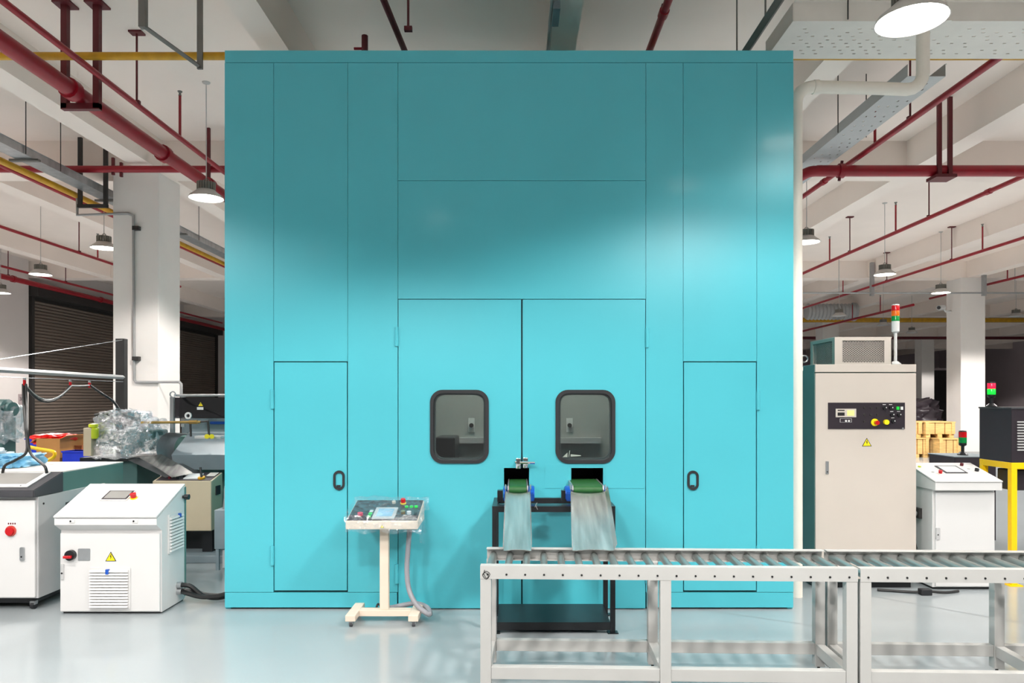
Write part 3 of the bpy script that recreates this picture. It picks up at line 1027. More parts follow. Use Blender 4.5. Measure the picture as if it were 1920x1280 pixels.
conv2['label'] = 'light grey roller conveyor section running out of the right edge'
# scribble on the left end
F0 = Fr(wmat(conv) @ Vector((0, 0, 0)), wmat(conv).to_3x3() @ Vector((1, 0, 0)), (0, 0, 1))
bm = B()
sc_pts = [(.012, .66), (.030, .683), (.052, .668), (.034, .640), (.012, .662), (.026, .676), (.044, .66), (.034, .645), (.020, .668), (.024, .69)]
tube(bm, smooth_path([F0.p(u, v, .0015) for u, v in sc_pts], 3), .0016, 4)
obj('marker_scribble', bm, 'black_ink', conv, label='black marker scribble')

# ================================================================== black stand, belts, chutes
SX0, SX1, SY0, SY1, SZ = -.172, .67, 4.92, 5.36, .868
st = thing('steel_stand', 'black steel stand with a low tray shelf in front of the booth', 'stand', ((SX0 + SX1) / 2, 5.14, 0))
for xx in (SX0, SX1 - .033):
    for yy in (SY0, SY1 - .033):
        lg = obj('leg', box(B(), xx, xx + .033, yy, yy + .033, .006, SZ - .04), 'black_paint', st)
        obj('foot_plate', box(B(), xx - .02, xx + .053, yy - .015, yy + .048, 0, .006), 'black_paint', lg)
for yy in (SY0, SY1 - .04):
    obj('top_bar', box(B(), SX0, SX1, yy, yy + .04, SZ - .04, SZ), 'black_paint', st)
for xx in (SX0, SX1 - .04):
    obj('top_bar', box(B(), xx, xx + .04, SY0 + .04, SY1 - .04, SZ - .04, SZ), 'black_paint', st)
obj('top_plate', box(B(), SX0 + .04, SX1 - .04, SY0 + .04, SY0 + .11, SZ - .006, SZ), 'black_paint', st)
obj('shelf', box(B(), SX0 + .034, SX1 - .034, SY0 + .005, SY1 - .005, .070, .076), 'black_paint', st)
obj('shelf_lip', box(B(), SX0 + .034, SX1 - .034, SY0, SY0 + .005, .022, .076), 'black_paint', st)
obj('shelf_lip', box(B(), SX0 + .034, SX1 - .034, SY1 - .005, SY1, .022, .076), 'black_paint', st)


def belt(label, xl, xr, side_big):
    xc, w = (xl + xr) / 2, xr - xl
    t = thing('belt_conveyor', label, 'belt conveyor', (xc, 5.2, SZ))
    z0, z1, yn, yb = .925, .982, 5.115, 5.58
    r = (z1 - z0) / 2
    prof = [(yb, z0)] + [(yn + r - r * math.sin(a), z0 + r - r * math.cos(a)) for a in [PI * i / 8 for i in range(9)]] + [(yb, z1)]
    obj('belt', prism_x(B(), prof, xl, xr), 'green_belt', t, True)
    for s, x in ((-1, xl - .012), (1, xr + .002)):
        f = obj('side_frame', prism_x(B(), [(yn + .01, z0 + .005), (yn - .01, z0 + .03), (yn + .01, z1 + .002), (yb, z1 + .002), (yb, z0 - .002), (yn + .1, z0 - .002)], x, x + .010), 'galv', t)
        bw = .045 if (s == side_big) else .03
        xx = (x - bw, x - .001) if s < 0 else (x + .011, x + .01 + bw)
        bm = B()
        prism_x(bm, [(yn + .03, SZ + .002), (yn + .005, .93), (yn + .04, .965), (yn + .12, .972), (yn + .2, .95), (yn + .23, SZ + .002)], xx[0], xx[1])
        bmesh.ops.bevel(bm, geom=bm.edges[:], offset=.006, segments=2, affect='EDGES')
        obj('drive_cover', bm, 'blue_paint', t, True)
    obj('support_block', box(B(), xl - .005, xr + .005, yn + .08, yn + .14, SZ, z0 - .001), 'black_paint', t)
    obj('support_block', box(B(), xl - .085, xl - .046, yn + .03, yn + .1, SZ, .945), 'black_paint', t)
    return t


belt('narrow green belt with blue covers emerging from the left booth opening', PX(955, 5.2), PX(987, 5.2), 1)
belt('wide green belt with blue covers emerging from the right booth opening', PX(1074, 5.2), PX(1127, 5.2), -1)


def chute(label, top, bot, lip_r):
    """top, bot = (xl, xr, Y, z): a bent steel sheet with two lips, lofted from the belt down to the rollers"""
    t = thing('steel_chute', label, 'chute', ((bot[0] + bot[1]) / 2, bot[2], bot[3]))
    th = .003
    n = 12
    bm = B()
    rows = []
    for i in range(n + 1):
        f = i / n
        xl, xr, Y, z = [a + (b - a) * f for a, b in zip(top, bot)]
        z += .028 * math.sin(PI * f) * (1 - f) + .03 * max(0, .25 - f) * 0
        w = xr - xl
        cr = -.012 * (1 - f) + .010 * f
        sec = [(xl - .006, .032), (xl, .004)] + [(xl + w * q, cr * (1 - (2 * q - 1) ** 2)) for q in (.08, .2, .35, .5, .65, .8, .92)] + [(xr, .004), (xr + lip_r, .045)]
        rows.append([(x, Y, z + h) for x, h in sec])
    up = [[bm.verts.new(p) for p in r] for r in rows]
    dn = [[bm.verts.new((p[0], p[1] + th * .3, p[2] - th)) for p in r] for r in rows]
    m = len(rows[0])
    for i in range(n):
        for j in range(m - 1):
            bm.faces.new((up[i][j], up[i][j + 1], up[i + 1][j + 1], up[i + 1][j]))
            bm.faces.new((dn[i][j], dn[i + 1][j], dn[i + 1][j + 1], dn[i][j + 1]))
    for j in range(m - 1):
        bm.faces.new((up[0][j], dn[0][j], dn[0][j + 1], up[0][j + 1]))
        bm.faces.new((up[n][j], up[n][j + 1], dn[n][j + 1], dn[n][j]))
    for i in range(n):
        bm.faces.new((up[i][0], up[i + 1][0], dn[i + 1][0], dn[i][0]))
        bm.faces.new((up[i][-1], dn[i][-1], dn[i + 1][-1], up[i + 1][-1]))
    obj('slide_sheet', bm, 'chute_steel', t, True)
    xl, xr, Y, z = top
    bm = tube(B(), [(xl - .004, Y - .01, z + .02), (xl - .004, Y + .03, z + .045)], .006, 6)
    obj('mounting_tab', bm, 'galv', t)
    bm = tube(B(), [(xr + .006, Y - .01, z + .02), (xr + .006, Y + .03, z + .045)], .006, 6)
    obj('mounting_tab', bm, 'galv', t)
    return t


chute('narrow polished steel chute sloping from the left belt to the rollers', (PX(949, 5.09), PX(993, 5.09), 5.09, .945),
      (PX(944.5, 4.24), PX(996, 4.24), 4.24, .706), .005)
chute('wide stained steel chute sloping from the right belt to the rollers', (PX(1071, 5.09), PX(1134, 5.09), 5.09, .945),
      (PX(1074, 4.24), PX(1151, 4.24), 4.24, .706), .02)
# loose wires beside the narrow chute
t = thing('loose_wire', 'short loose wires sticking out right of the narrow chute', 'wire', P(997, 950, 4.9))
for k, (x, y) in enumerate(((1007, 942), (1006, 949), (1008, 955))):
    obj('wire_strand', tube(B(), smooth_path([P(1002, 951 + 3 * k, SY0 + .02), P(1004, 948, SY0 - .01), P(x, y, SY0 - .015)], 4), .0015, 4), 'grey_white', t)

# ================================================================== control pedestal in front of the booth
ped = thing('control_pedestal', 'cream control pedestal wrapped in clear film in front of the booth', 'control panel', (-.95, 5.2, 0))
for x0, x1 in ((-1.206, -1.135), (-.765, -.694)):
    ft = obj('foot_bar', box(B(), x0, x1, 5.04, 5.36, .042, .086, .004), 'cream_paint', ped)
    for yy in (5.07, 5.33):
        xc = (x0 + x1) / 2
        obj('caster', tube(B(), [(xc - .01, yy, .018), (xc + .01, yy, .018)], .018, 12), 'dark_grey', ft, True)
        obj('caster_fork', box(B(), xc - .014, xc + .014, yy - .012, yy + .012, .02, .042), 'galv', ft)
obj('cross_bar', box(B(), -1.135, -.765, 5.165, 5.235, .042, .086, .003), 'cream_paint', ped)
obj('post', box(B(), -.99, -.926, 5.175, 5.225, .086, .70, .004), 'cream_paint', ped)
obj('post_head', box(B(), -1.01, -.906, 5.15, 5.25, .67, .70, .004), 'cream_paint', ped)
prof = [(5.04, .688), (5.04, .745), (5.40, .842), (5.40, .70)]
bm = prism_x(B(), prof, -1.202, -.698)
bmesh.ops.bevel(bm, geom=bm.edges[:], offset=.004, segments=2, affect='EDGES')
obj('housing', bm, 'cream_paint', ped)
FP = Fr((-.95, 5.04, .745), (1, 0, 0), (0, .36, .097))
L = math.hypot(.36, .097)
obj('face_plate', fbox(B(), FP, -.246, .246, .012, L - .006, 0, .003), 'black_panel', ped)
s_ = obj('screen_bezel', fbox(B(), FP, -.075, .085, .02, .21, .003, .016, .004), 'grey_white', ped)
obj('screen', fbox(B(), FP, -.048, .062, .05, .18, .016, .0175), 'screen_blue', s_)
obj('push_button', fcyl(B(), FP, -.17, .10, .02, .003, .02, 14), 'pink_button', ped)
for k in range(3):
    obj('key', fbox(B(), FP, -.115, -.09, .06 + .045 * k, .09 + .045 * k, .003, .008, .002), 'green_button' if k < 2 else 'screen_pale', ped)
bt = obj('stop_button', fcyl(B(), FP, .105, .305, .022, .003, .012, 16), 'yellow_sign', ped, label='red emergency stop button on a yellow ring')
obj('stop_knob', fcyl(B(), FP, .105, .305, .018, .012, .04, 14), 'red_button', bt)
obj('key_switch', fcyl(B(), FP, .035, .31, .014, .003, .02, 12), 'cream_paint', ped)
for k in range(3):
    obj('push_button', fcyl(B(), FP, .14 + .035 * k, .235, .013, .003, .014, 12), 'green_button', ped)
for k in range(3):
    obj('selector_knob', fcyl(B(), FP, .13 + .045 * k, .13 - .01 * k, .016, .003, .022, 12), ('brass', 'screen_pale', 'black_paint')[k], ped)
warning_sign(front(5.04), -.945, .712, .03, ped, .0005)
# hose from the housing down to the floor, curling
hp = [P(768, 993, 5.24), P(765, 1030, 5.24), P(763, 1070, 5.24), P(767, 1105, 5.22), P(780, 1132, 5.18), P(798, 1148, 5.14), P(806, 1150, 5.16),
      P(800, 1138, 5.28), P(780, 1131, 5.36), P(757, 1134, 5.36), P(738, 1138, 5.34), P(722, 1140, 5.30)]
hp = smooth_path(hp, 14)
obj('corrugated_hose', tube(B(), hp, .02, 10, radii=[.0195 if i % 2 else .0175 for i in range(len(hp))]), 'hose_grey', ped, True)
bm = tube(B(), smooth_path([P(711, 1147, 5.24), P(706, 1140, 5.25), P(709, 1132, 5.26), P(714, 1136, 5.24)], 5), .008, 6)
obj('power_plug', bm, 'rubber', ped, True)


def film_sheet(name, base, nu, nv, amp, seed, m='film'):
    """crumpled sheet: base(s,t) gives a point, noise crumples it"""
    bm = B()
    vs = []
    for i in range(nu + 1):
        row = []
        for j in range(nv + 1):
            p = Vector(base(i / nu, j / nv))
            q = p * 14 + Vector((seed, seed * 2, 0))
            p = p + Vector((mnoise.noise(q), mnoise.noise(q + Vector((9, 3, 1))), mnoise.noise(q + Vector((2, 7, 5))))) * amp
            row.append(bm.verts.new(p))
        vs.append(row)
    for i in range(nu):
        for j in range(nv):
            bm.faces.new((vs[i][j], vs[i + 1][j], vs[i + 1][j + 1], vs[i][j + 1]))
    return bm


def ped_film(s, t):
    u = -.262 + .54 * s
    if t < .12:                                     # skirt at the front
        f = t / .12
        p = FP.p(u, 0, .012)
        return (p.x, p.y - .012, .668 + (p.z - .668) * f + .012 * math.sin(s * 17))
    if t < .88:
        f = (t - .12) / .76
        return FP.p(u * (1 + .03 * f), L * f, .03 + .014 * math.sin(s * 9 + f * 5))
    f = (t - .88) / .12
    p = FP.p(u * 1.03, L, .028)
    return (p.x, p.y + .012, p.z - .1 * f)


obj('clear_film', film_sheet('clear_film', ped_film, 46, 34, .012, 3), 'film', ped, True)


def ped_film2(s, t):                                # loose flap at the right side
    y = 5.05 + .35 * s
    return (-.682 + .03 * math.sin(s * 5) * t, y, .85 - (.2 + .03 * math.sin(s * 12)) * t + .02 * s - .06 * (1 - s))


obj('clear_film', film_sheet('clear_film', ped_film2, 20, 12, .016, 8), 'film', ped, True)
# ================================================================== white console left of the booth
def slats(F, u0, u1, v0, v1, n, parent, m='white_paint'):
    fr_ = obj('vent_grille', fpoly(B(), F, rrect(u0, u1, v0, v1, .012), .0005, .010), m, parent)
    ph = (v1 - v0 - .03) / n
    s0 = None
    bm = B()
    va = v0 + .015
    pts = [(0.0102, va), (.026, va + ph * .15), (.020, va + ph * .72), (.0102, va + ph * .72)]
    a = [bm.verts.new(F.p(u0 + .012, v, h)) for h, v in pts]
    b = [bm.verts.new(F.p(u1 - .012, v, h)) for h, v in pts]
    for i in range(4):
        j = (i + 1) % 4
        bm.faces.new((a[i], a[j], b[j], b[i]))
    bm.faces.new(a)
    bm.faces.new(b[::-1])
    s0 = obj('slat', bm, m, fr_)
    for k in range(1, n):
        clone(s0, fr_, F.V * (ph * k))
    return fr_


cx0, cx1 = -3.405, -2.653
con = thing('control_console', 'white slope-topped control console left of the booth with red rotary switch', 'console', ((cx0 + cx1) / 2, 5.55, 0))
bm = prism_x(B(), [(5.375, .012), (5.375, .622), (5.295, .675), (5.295, .722), (5.745, .905), (5.745, .012)], cx0, cx1)
obj('body', bm, 'white_paint', con)
obj('plinth', box(B(), cx0 + .01, cx1 - .01, 5.385, 5.735, 0, .012), 'black_paint', con)
dr_ = obj('front_door', box(B(), cx0 + .006, cx1 - .008, 5.353, 5.3745, .022, .604, .004), 'white_paint', con)
FC = Fr((-3.03, 5.290, .7245), (1, 0, 0), (0, .46, .187))
LC = math.hypot(.46, .187)
obj('lid', fbox(B(), FC, -.379, .379, 0, LC, .002, .016, .003), 'white_paint', con)
Fd = front(5.353)
zc = lambda y: PZ(y, 5.35)
xc_ = lambda x: PX(x, 5.35)
s_ = obj('screen_bezel', fbox(B(), FC, -.16, .05, .225, .375, .016, .024, .003), 'white_paint', con)
obj('screen_border', fbox(B(), FC, -.15, .042, .237, .367, .024, .026), 'black_panel', s_)
obj('screen', fbox(B(), FC, -.138, .030, .248, .356, .026, .027), 'screen_grey', s_)
b_ = obj('stop_button', fcyl(B(), FC, .085, .265, .026, .016, .024, 16), 'yellow_sign', con, label='red emergency stop button on a yellow ring')
obj('stop_knob', fcyl(B(), FC, .085, .265, .02, .024, .055, 16, .023), 'red_button', b_)
for u in (xc_(143), xc_(260)):
    k_ = obj('lid_lock', fbox(B(), front(5.295), u - .018, u + .024, .69, .714, 0, .005, .002), 'white_paint', con)
    obj('lock_hole', fcyl(B(), front(5.295), u - .006, .703, .007, .005, .0065, 10), 'bolt_black', k_)
sw = obj('rotary_switch', fcyl(B(), Fd, xc_(134), zc(1040), .038, .0, .03, 20), 'black_paint', dr_, label='black rotary switch with a red grip')
obj('switch_grip', fbox(B(), Fd, xc_(134) - .036, xc_(134) + .022, zc(1042) - .010, zc(1042) + .010, .03, .052, .004), 'red_button', sw)
obj('name_plate', fpoly(B(), Fd, rrect(xc_(146), xc_(169), zc(1051), zc(1028), .008), 0, .003), 'galv', dr_)
warning_sign(Fd, xc_(207.5), zc(1043), .082, dr_)
g = slats(Fd, xc_(167), xc_(245), zc(1142), zc(1063), 13, dr_)
obj('blue_clip', fbox(B(), Fd, xc_(201), xc_(206.5), zc(1075), zc(1066), .01, .03, .001), 'blue_clip', g)
hl = obj('door_lock', fbox(B(), Fd, xc_(114.5), xc_(120), zc(1086), zc(1057), .0, .01, .003), 'grey_white', dr_)
obj('lock_hole', fcyl(B(), Fd, xc_(117), zc(1074), .007, .01, .012, 8), 'bolt_black', hl)
FS = Fr((cx1, 5.375, 0), (0, 1, 0), (0, 0, 1))
g = slats(FS, .09, .32, .42, .72, 11, con)
obj('blue_clip', fbox(B(), FS, .235, .255, .68, .71, .01, .028), 'blue_clip', g)
obj('back_edge', box(B(), cx1 - .02, cx1 + .004, 5.735, 5.76, .03, .9), 'teal_grey', con)
obj('side_knob', tube(B(), [(cx1, 5.71, .825), (cx1 + .015, 5.71, .825), (cx1 + .016, 5.71, .825), (cx1 + .05, 5.71, .825)], .02, 12,
                      radii=[.012, .012, .022, .022]), 'black_paint', con, True)
for zz in (.10, .15):
    obj('cable_gland', tube(B(), [(cx1, 5.62, zz), (cx1 + .035, 5.62, zz)], .026, 12), 'galv', con, True)
cb = thing('power_cable', 'thick black cables between the white console and the booth', 'cable', (-2.6, 5.62, 0))
for k, (zz, dy) in enumerate(((.15, 0), (.105, .03), (.10, -.03))):
    pth = smooth_path([(cx1 + .036, 5.62, zz), (-2.55, 5.62 + dy, zz - .01), (-2.46, 5.64 + dy, .06), (-2.36, 5.68 + dy, .034 + .01 * k), (-2.27, 5.70 + dy, .05 + .012 * k), (-2.232, 5.71 + dy, .06 + .012 * k)], 6)
    obj('cable', tube(B(), pth, .019, 8), 'cable_black', cb, True)

# ================================================================== machine with bed at the left edge
xr = -3.633
mc = thing('cutting_machine', 'white cabinet machine with dark sloped console and long grey-green bed at left edge', 'machine', (-4.2, 5.9, 0))
obj('cabinet', box(B(), -4.65, xr, 5.46, 6.35, .09, .86, .004), 'grey_white', mc)
dd = obj('cabinet_door', box(B(), -4.6, xr - .012, 5.437, 5.4595, .10, .835, .006), 'white_paint', mc)
obj('under_frame', box(B(), -4.6, xr - .05, 5.5, 6.3, .045, .09), 'black_paint', mc)  # black frame between cabinet and casters
for xx, yy in ((xr - .06, 5.5), (xr - .06, 6.2), (-4.5, 5.5), (-4.5, 6.2)):
    c_ = obj('caster', tube(B(), [(xx - .012, yy, .03), (xx + .012, yy, .03)], .03, 12), 'rubber', mc, True)
    obj('caster_fork', box(B(), xx - .018, xx + .018, yy - .02, yy + .02, .035, .062), 'galv', c_)
obj('bed', box(B(), -4.9, xr - .012, 5.76, 6.66, .80, 1.012, .004), 'teal_grey', mc)
obj('bed_top', box(B(), -4.9, xr - .012, 5.76, 6.66, 1.013, 1.021), 'warm_white', mc)
bm = prism_x(B(), [(5.40, .862), (5.40, .915), (5.755, 1.022), (5.755, .862)], -4.65, xr + .006)
bmesh.ops.bevel(bm, geom=bm.edges[:], offset=.005, segments=2, affect='EDGES')
obj('console_housing', bm, 'dark_grey', mc)
FM = Fr((xr, 5.40, .915), (1, 0, 0), (0, .355, .107))
s_ = obj('screen_bezel', fbox(B(), FM, -.55, -.075, .05, .34, .001, .010, .003), 'white_paint', mc)
obj('screen', fbox(B(), FM, -.45, -.115, .10, .315, .010, .0115), 'screen_grey', s_)
obj('port_hole', fcyl(B(), FM, -.135, .068, .006, .010, .0115, 10), 'bolt_black', s_)
Fm = front(5.437)
xm = lambda x: PX(x, 5.437)
zm = lambda y: PZ(y, 5.437)
sw = obj('main_switch', fcyl(B(), Fm, xm(21), zm(995), 0.04, 0, .01, 24), 'switch_ring', dd, label='round red main switch')
obj('switch_dial', fcyl(B(), Fm, xm(21), zm(995), .030, .010, .026, 20), 'red_button', sw)
lb = obj('switch_label', fbox(B(), Fm, xm(12), xm(31.5), zm(985), zm(977.5), 0, .0015), 'label_white', dd)
for k in range(4):
    obj('lettering', fbox(B(), Fm, xm(15) + .0165 * k, xm(15) + .0165 * k + .010, zm(983), zm(979.5), .0015, .002), 'red_dark', lb)
hl = obj('door_lock', fpoly(B(), Fm, rrect(xm(38.5), xm(47), zm(1051), zm(1025), .012), 0, .012), 'galv', dd)
obj('lock_hole', fcyl(B(), Fm, xm(42), zm(1043), .007, .012, .0135, 8), 'bolt_black', hl)
FMs = Fr((xr, 5.46, 0), (0, 1, 0), (0, 0, 1))
obj('side_handle', fbox(B(), FMs, .33, .55, .72, .77, .0, .004), 'dark_grey', mc)
obj('side_bolt', fcyl(B(), FMs, .06, .80, .008, 0, .004, 8), 'bolt_black', mc)
# overhead cable rail with its post
GX, GY = PX(228, 8.3), 8.3
RA, RB = Vector((-4.42, 6.1, 1.85)), Vector((GX + .04, 8.26, 1.85))
ga = thing('cable_rail', 'dark upright post carrying an aluminium cable rail over the machine bed', 'rail', (GX, GY, 0))
obj('post', box(B(), GX - .05, GX + .05, GY - .04, GY + .04, 0, 2.295, .003), 'steel_dark', ga)
obj('base_plate', box(B(), GX - .14, GX + .14, GY - .13, GY + .13, 0, .012), 'steel_dark', ga)
obj('rail', tube(B(), [RA, RB], .024, 4), 'conduit', ga)
obj('stay_wire', tube(B(), [RA + Vector((.01, 0, .083)), (GX + .03, GY - .03, 2.28)], .003, 5), 'galv', ga)
obj('guide_wire', tube(B(), [RA + Vector((.01, 0, -.06)), RB + Vector((0, 0, -.05))], .003, 5), 'galv', ga)


def on_wire(px_):
    k = (px_ - VX) / F_PX
    m_ = (RB.x - RA.x) / (RB.y - RA.y)
    Y = (RA.x + .01 - m_ * RA.y) / (k - m_)
    return Vector((k * Y, Y, 1.793))


c1, c2, c3 = on_wire(46), on_wire(132), on_wire(168)
for c in (c1, c2, c3):
    k_ = obj('cable_clip', box(B(), c.x - .008, c.x + .008, c.y - .012, c.y + .012, c.z - .075, c.z - .02, .003), 'red_button', ga)
    obj('clip_roller', tube(B(), [c + Vector((-.008, 0, -.012)), c + Vector((.008, 0, -.012))], .012, 10), 'galv', k_, True)
lo = Vector((0, 0, -.06))
for k in range(2):
    sag = [c1.lerp(c2, i / 16) + lo + Vector((0.01 * k, 0, -.155 * (1 - .12 * k) * 4 * (i / 16) * (1 - i / 16) * (1.15 - .3 * i / 16))) for i in range(17)]
    obj('drooping_cable', tube(B(), sag, .013 if k == 0 else .006, 8), 'cable_black' if k == 0 else 'conduit', ga, True)
obj('drooping_cable', tube(B(), smooth_path([c2 + lo, c2.lerp(c3, .5) + lo * .95, c3 + lo * .8], 5), .008, 6), 'conduit', ga, True)
obj('drooping_cable', tube(B(), smooth_path([c3 + lo * .8, P(190, 737, 7.7), P(212, 752, 7.8), P(226, 772, 7.85)], 6), .014, 8), 'cable_black', ga, True)
for k, dx in enumerate((-.012, .012)):
    obj('hanging_cable', tube(B(), smooth_path([c1 + lo + Vector((dx, 0, 0)), P(47, 760, c1.y - .12) + Vector((dx, 0, 0)), P(49, 800, 5.98) + Vector((dx * .4, 0, 0)), P(53, 845, 5.88) + Vector((dx, 0, 0)),
                                                  P((30, 70)[k], (862, 862)[k], 5.80), P((10, 84)[k], (872, 874)[k], 5.70), P((5, 88)[k], (886, 888)[k], 5.70)], 6), .011, 8), 'cable_black', ga, True)


def blob(bm, c, rx, ry, rz, amp, freq, seed, sub=4, flat=None):
    g = bmesh.ops.create_icosphere(bm, subdivisions=sub, radius=1.0)
    for v in g['verts']:
        n = v.co.normalized()
        k = 1 + amp * mnoise.fractal(n * freq + Vector((seed, seed * 1.7, -seed)), 0.8, 2.0, 4)
        # squarish lump
        e = 0.62
        q = Vector((math.copysign(abs(n.x) ** e, n.x), math.copysign(abs(n.y) ** e, n.y), math.copysign(abs(n.z) ** e, n.z)))
        v.co = Vector(c) + Vector((q.x * rx * k, q.y * ry * k, q.z * rz * k))
        if flat is not None and v.co.z < flat:
            v.co.z = flat
    return bm


# bags on the bed
zb = 1.0215
o = obj('plastic_bag', blob(B(), (-4.66, 6.2, zb + .055), .18, .30, .085, .35, 2.2, 4, 4, zb), 'white_bag', None, True)
tag(o, 'white and clear plastic bag lying on the machine bed at left edge', 'bag')
o = obj('plastic_bag', blob(B(), (-4.29, 6.22, zb + .04), .11, .22, .07, .3, 2.6, 9, 4, zb), 'blue_bag', None, True)
tag(o, 'blue and white plastic bag on the machine bed beside the hanging cables', 'bag')
# wrapped motor at the edge
t = thing('wrapped_motor', 'teal motor on a stand wrapped in clear plastic, cut by the left edge', 'motor', (-5.1, 7.2, 0))
obj('motor_body', tube(B(), [(-5.45, 7.2, 1.50), (-5.06, 7.15, 1.50), (-5.05, 7.15, 1.50), (-5.0, 7.14, 1.50)], .09, 18, radii=[.1, .1, .07, .07]), 'dark_teal', t, True)
obj('stand_column', box(B(), -5.3, -5.08, 7.1, 7.3, 0.0, 1.42, .01), 'dark_teal', t)
obj('stand_base', box(B(), -5.45, -4.95, 6.95, 7.45, 0.0, .06, .01), 'dark_teal', t)
obj('clear_film', blob(B(), (-5.2, 7.2, 1.37), .21, .18, .2, .3, 3, 2, 4), 'film_thick', t, True)

# workbench behind with boxes and bins
wb = thing('workbench', 'low grey workbench behind the bed carrying boxes and blue bins', 'bench', (-5.9, 9.2, 0))
obj('bench_top', box(B(), -7.0, -5.0, 8.7, 9.7, .76, .80, .004), 'grey_white', wb)
for xx in (-6.95, -5.1):
    for yy in (8.75, 9.6):
        obj('leg', box(B(), xx, xx + .05, yy, yy + .05, 0, .76), 'steel_dark', wb)
obj('lower_shelf', box(B(), -6.95, -5.05, 8.8, 9.6, .25, .28), 'grey_white', wb)


def open_box(name, label, cat, x0, x1, y0, y1, z0, z1, m, flaps=False, th=.012):
    t = thing(name, label, cat, ((x0 + x1) / 2, (y0 + y1) / 2, z0))
    obj('bottom', box(B(), x0, x1, y0, y1, z0, z0 + th), m, t)
    obj('front_wall', box(B(), x0, x1, y0, y0 + th, z0 + th, z1), m, t)
    obj('back_wall', box(B(), x0, x1, y1 - th, y1, z0 + th, z1), m, t)
    obj('side_wall', box(B(), x0, x0 + th, y0 + th, y1 - th, z0 + th, z1), m, t)
    obj('side_wall', box(B(), x1 - th, x1, y0 + th, y1 - th, z0 + th, z1), m, t)
    if flaps:
        for s in (-1, 1):
            F = Fr((x0 if s < 0 else x1, y0, z1), (0, 1, 0), (s * .8, 0, .35 if s > 0 else -.5))
            obj('flap', fbox(B(), F, .01, y1 - y0 - .01, 0, .1, 0, .006), m, t)
    else:
        obj('rim', fpoly(B(), Fr((0, 0, z1), (1, 0, 0), (0, 1, 0)), [(x0 - .01, y0 - .01), (x1 + .01, y0 - .01), (x1 + .01, y1 + .01), (x0 - .01, y1 + .01)], -.015, .004,
                         ([(x0 + th, y0 + th), (x1 - th, y0 + th), (x1 - th, y1 - th), (x0 + th, y1 - th)],)), m, t)
    return t


open_box('cardboard_box', 'tall brown cardboard box holding a red plastic bag', 'box', PX(68, 8.8), PX(112, 8.8), 8.8, 9.3, .80, PZ(822, 8.8), 'cardboard', True)
o = obj('plastic_bag', blob(B(), (PX(99, 9.0), 9.03, PZ(823, 9.0)), .21, .2, .065, .3, 2.5, 5), 'red_bag', None, True)
tag(o, 'bright red plastic bag bulging out of the cardboard box', 'bag')
open_box('storage_bin', 'blue plastic bin left of the cardboard box', 'bin', PX(38, 9.2), PX(66, 9.2), 9.3, 9.6, .80, PZ(822, 9.3), 'blue_plastic')
open_box('storage_bin', 'blue plastic bin in front of the wooden boxes, right of the cardboard box', 'bin', PX(116, 8.75), PX(156, 8.75), 8.76, 9.0, .80, PZ(846, 8.76), 'blue_plastic')
open_box('wooden_tray', 'brown wooden box stacked behind the blue bin', 'box', PX(137, 9.2), PX(162, 9.2), 9.1, 9.45, .80, PZ(835, 9.1), 'wood_brown', False)
open_box('wooden_tray', 'upper brown wooden box leaning behind the wrapped machine', 'box', PX(131, 9.6), PX(158, 9.6), 9.52, 9.69, .80, PZ(824, 9.5), 'cardboard', True)
t = thing('hand_truck', 'yellow tubular hand truck handle standing in front of the cardboard box', 'trolley', (-5.5, 8.2, 0))
Y_ = 8.2
obj('handle_tube', tube(B(), smooth_path([P(56, 838, Y_), P(75, 842, Y_), P(98, 846, Y_), P(103, 851, Y_), P(99, 858, Y_), P(84, 868, Y_), P(78, 900, Y_)], 5), .02, 8), 'yellow_frame', t, True)
obj('handle_tube', tube(B(), smooth_path([P(56, 838, Y_), P(54, 850, Y_), P(60, 870, Y_), P(62, 900, Y_)], 5), .02, 8), 'yellow_frame', t, True)
zz = PZ(900, Y_)
obj('upright', tube(B(), [P(78, 899, Y_), (PX(78, Y_), Y_, .1)], .02, 8), 'yellow_frame', t, True)
obj('upright', tube(B(), [P(62, 899, Y_), (PX(62, Y_), Y_, .1)], .02, 8), 'yellow_frame', t, True)
obj('toe_plate', box(B(), PX(56, Y_), PX(84, Y_), Y_ - .2, Y_ + .03, .02, .03), 'yellow_frame', t)
for px_ in (60, 80):
    obj('wheel', tube(B(), [(PX(px_, Y_) - .02, Y_ + .09, .1), (PX(px_, Y_) + .02, Y_ + .09, .1)], .1, 16), 'rubber', t, True)

# plastic wrapped machine head in front of the column
Yw = 7.6
w = thing('wrapped_machine', 'machine head wrapped in crumpled clear plastic in front of the white column', 'machine', (-4.15, 7.75, 0))
obj('base_column', box(B(), PX(205, Yw), PX(262, Yw), 7.55, 8.05, 0, .95, .01), 'dark_teal', w)
obj('base_foot', box(B(), PX(195, Yw), PX(275, Yw), 7.5, 8.15, 0, .08, .01), 'dark_teal', w)
obj('lower_plate', box(B(), PX(160, Yw), PX(285, Yw), 7.5, 8.1, .95, .99, .004), 'black_paint', w)
obj('arm', box(B(), PX(176, Yw), PX(286, Yw), 7.62, 7.95, 1.10, 1.27, .02), 'dark_teal', w)
obj('head_block', tube(B(), [P(232, 836, 7.6), P(284, 822, 7.7)], .12, 16), 'dark_teal', w, True)
obj('side_box', box(B(), PX(156, 7.45), PX(171, 7.45), 7.45, 7.6, PZ(853, Yw), PZ(801, Yw), .004), 'beige_dark', w)
tk = obj('filter_cup', lathe(B(), [(0, 0), (.045, 0), (.05, .02), (.05, .1), (.03, .12), (0, .12)], (PX(175, 7.5), 7.5, PZ(822, 7.5)), 14), 'lime', w, True)
obj('filter_cap', lathe(B(), [(0, .12), (.045, .12), (.045, .15), (0, .16)], (PX(175, 7.5), 7.5, PZ(822, 7.5)), 14), 'lime', tk, True)
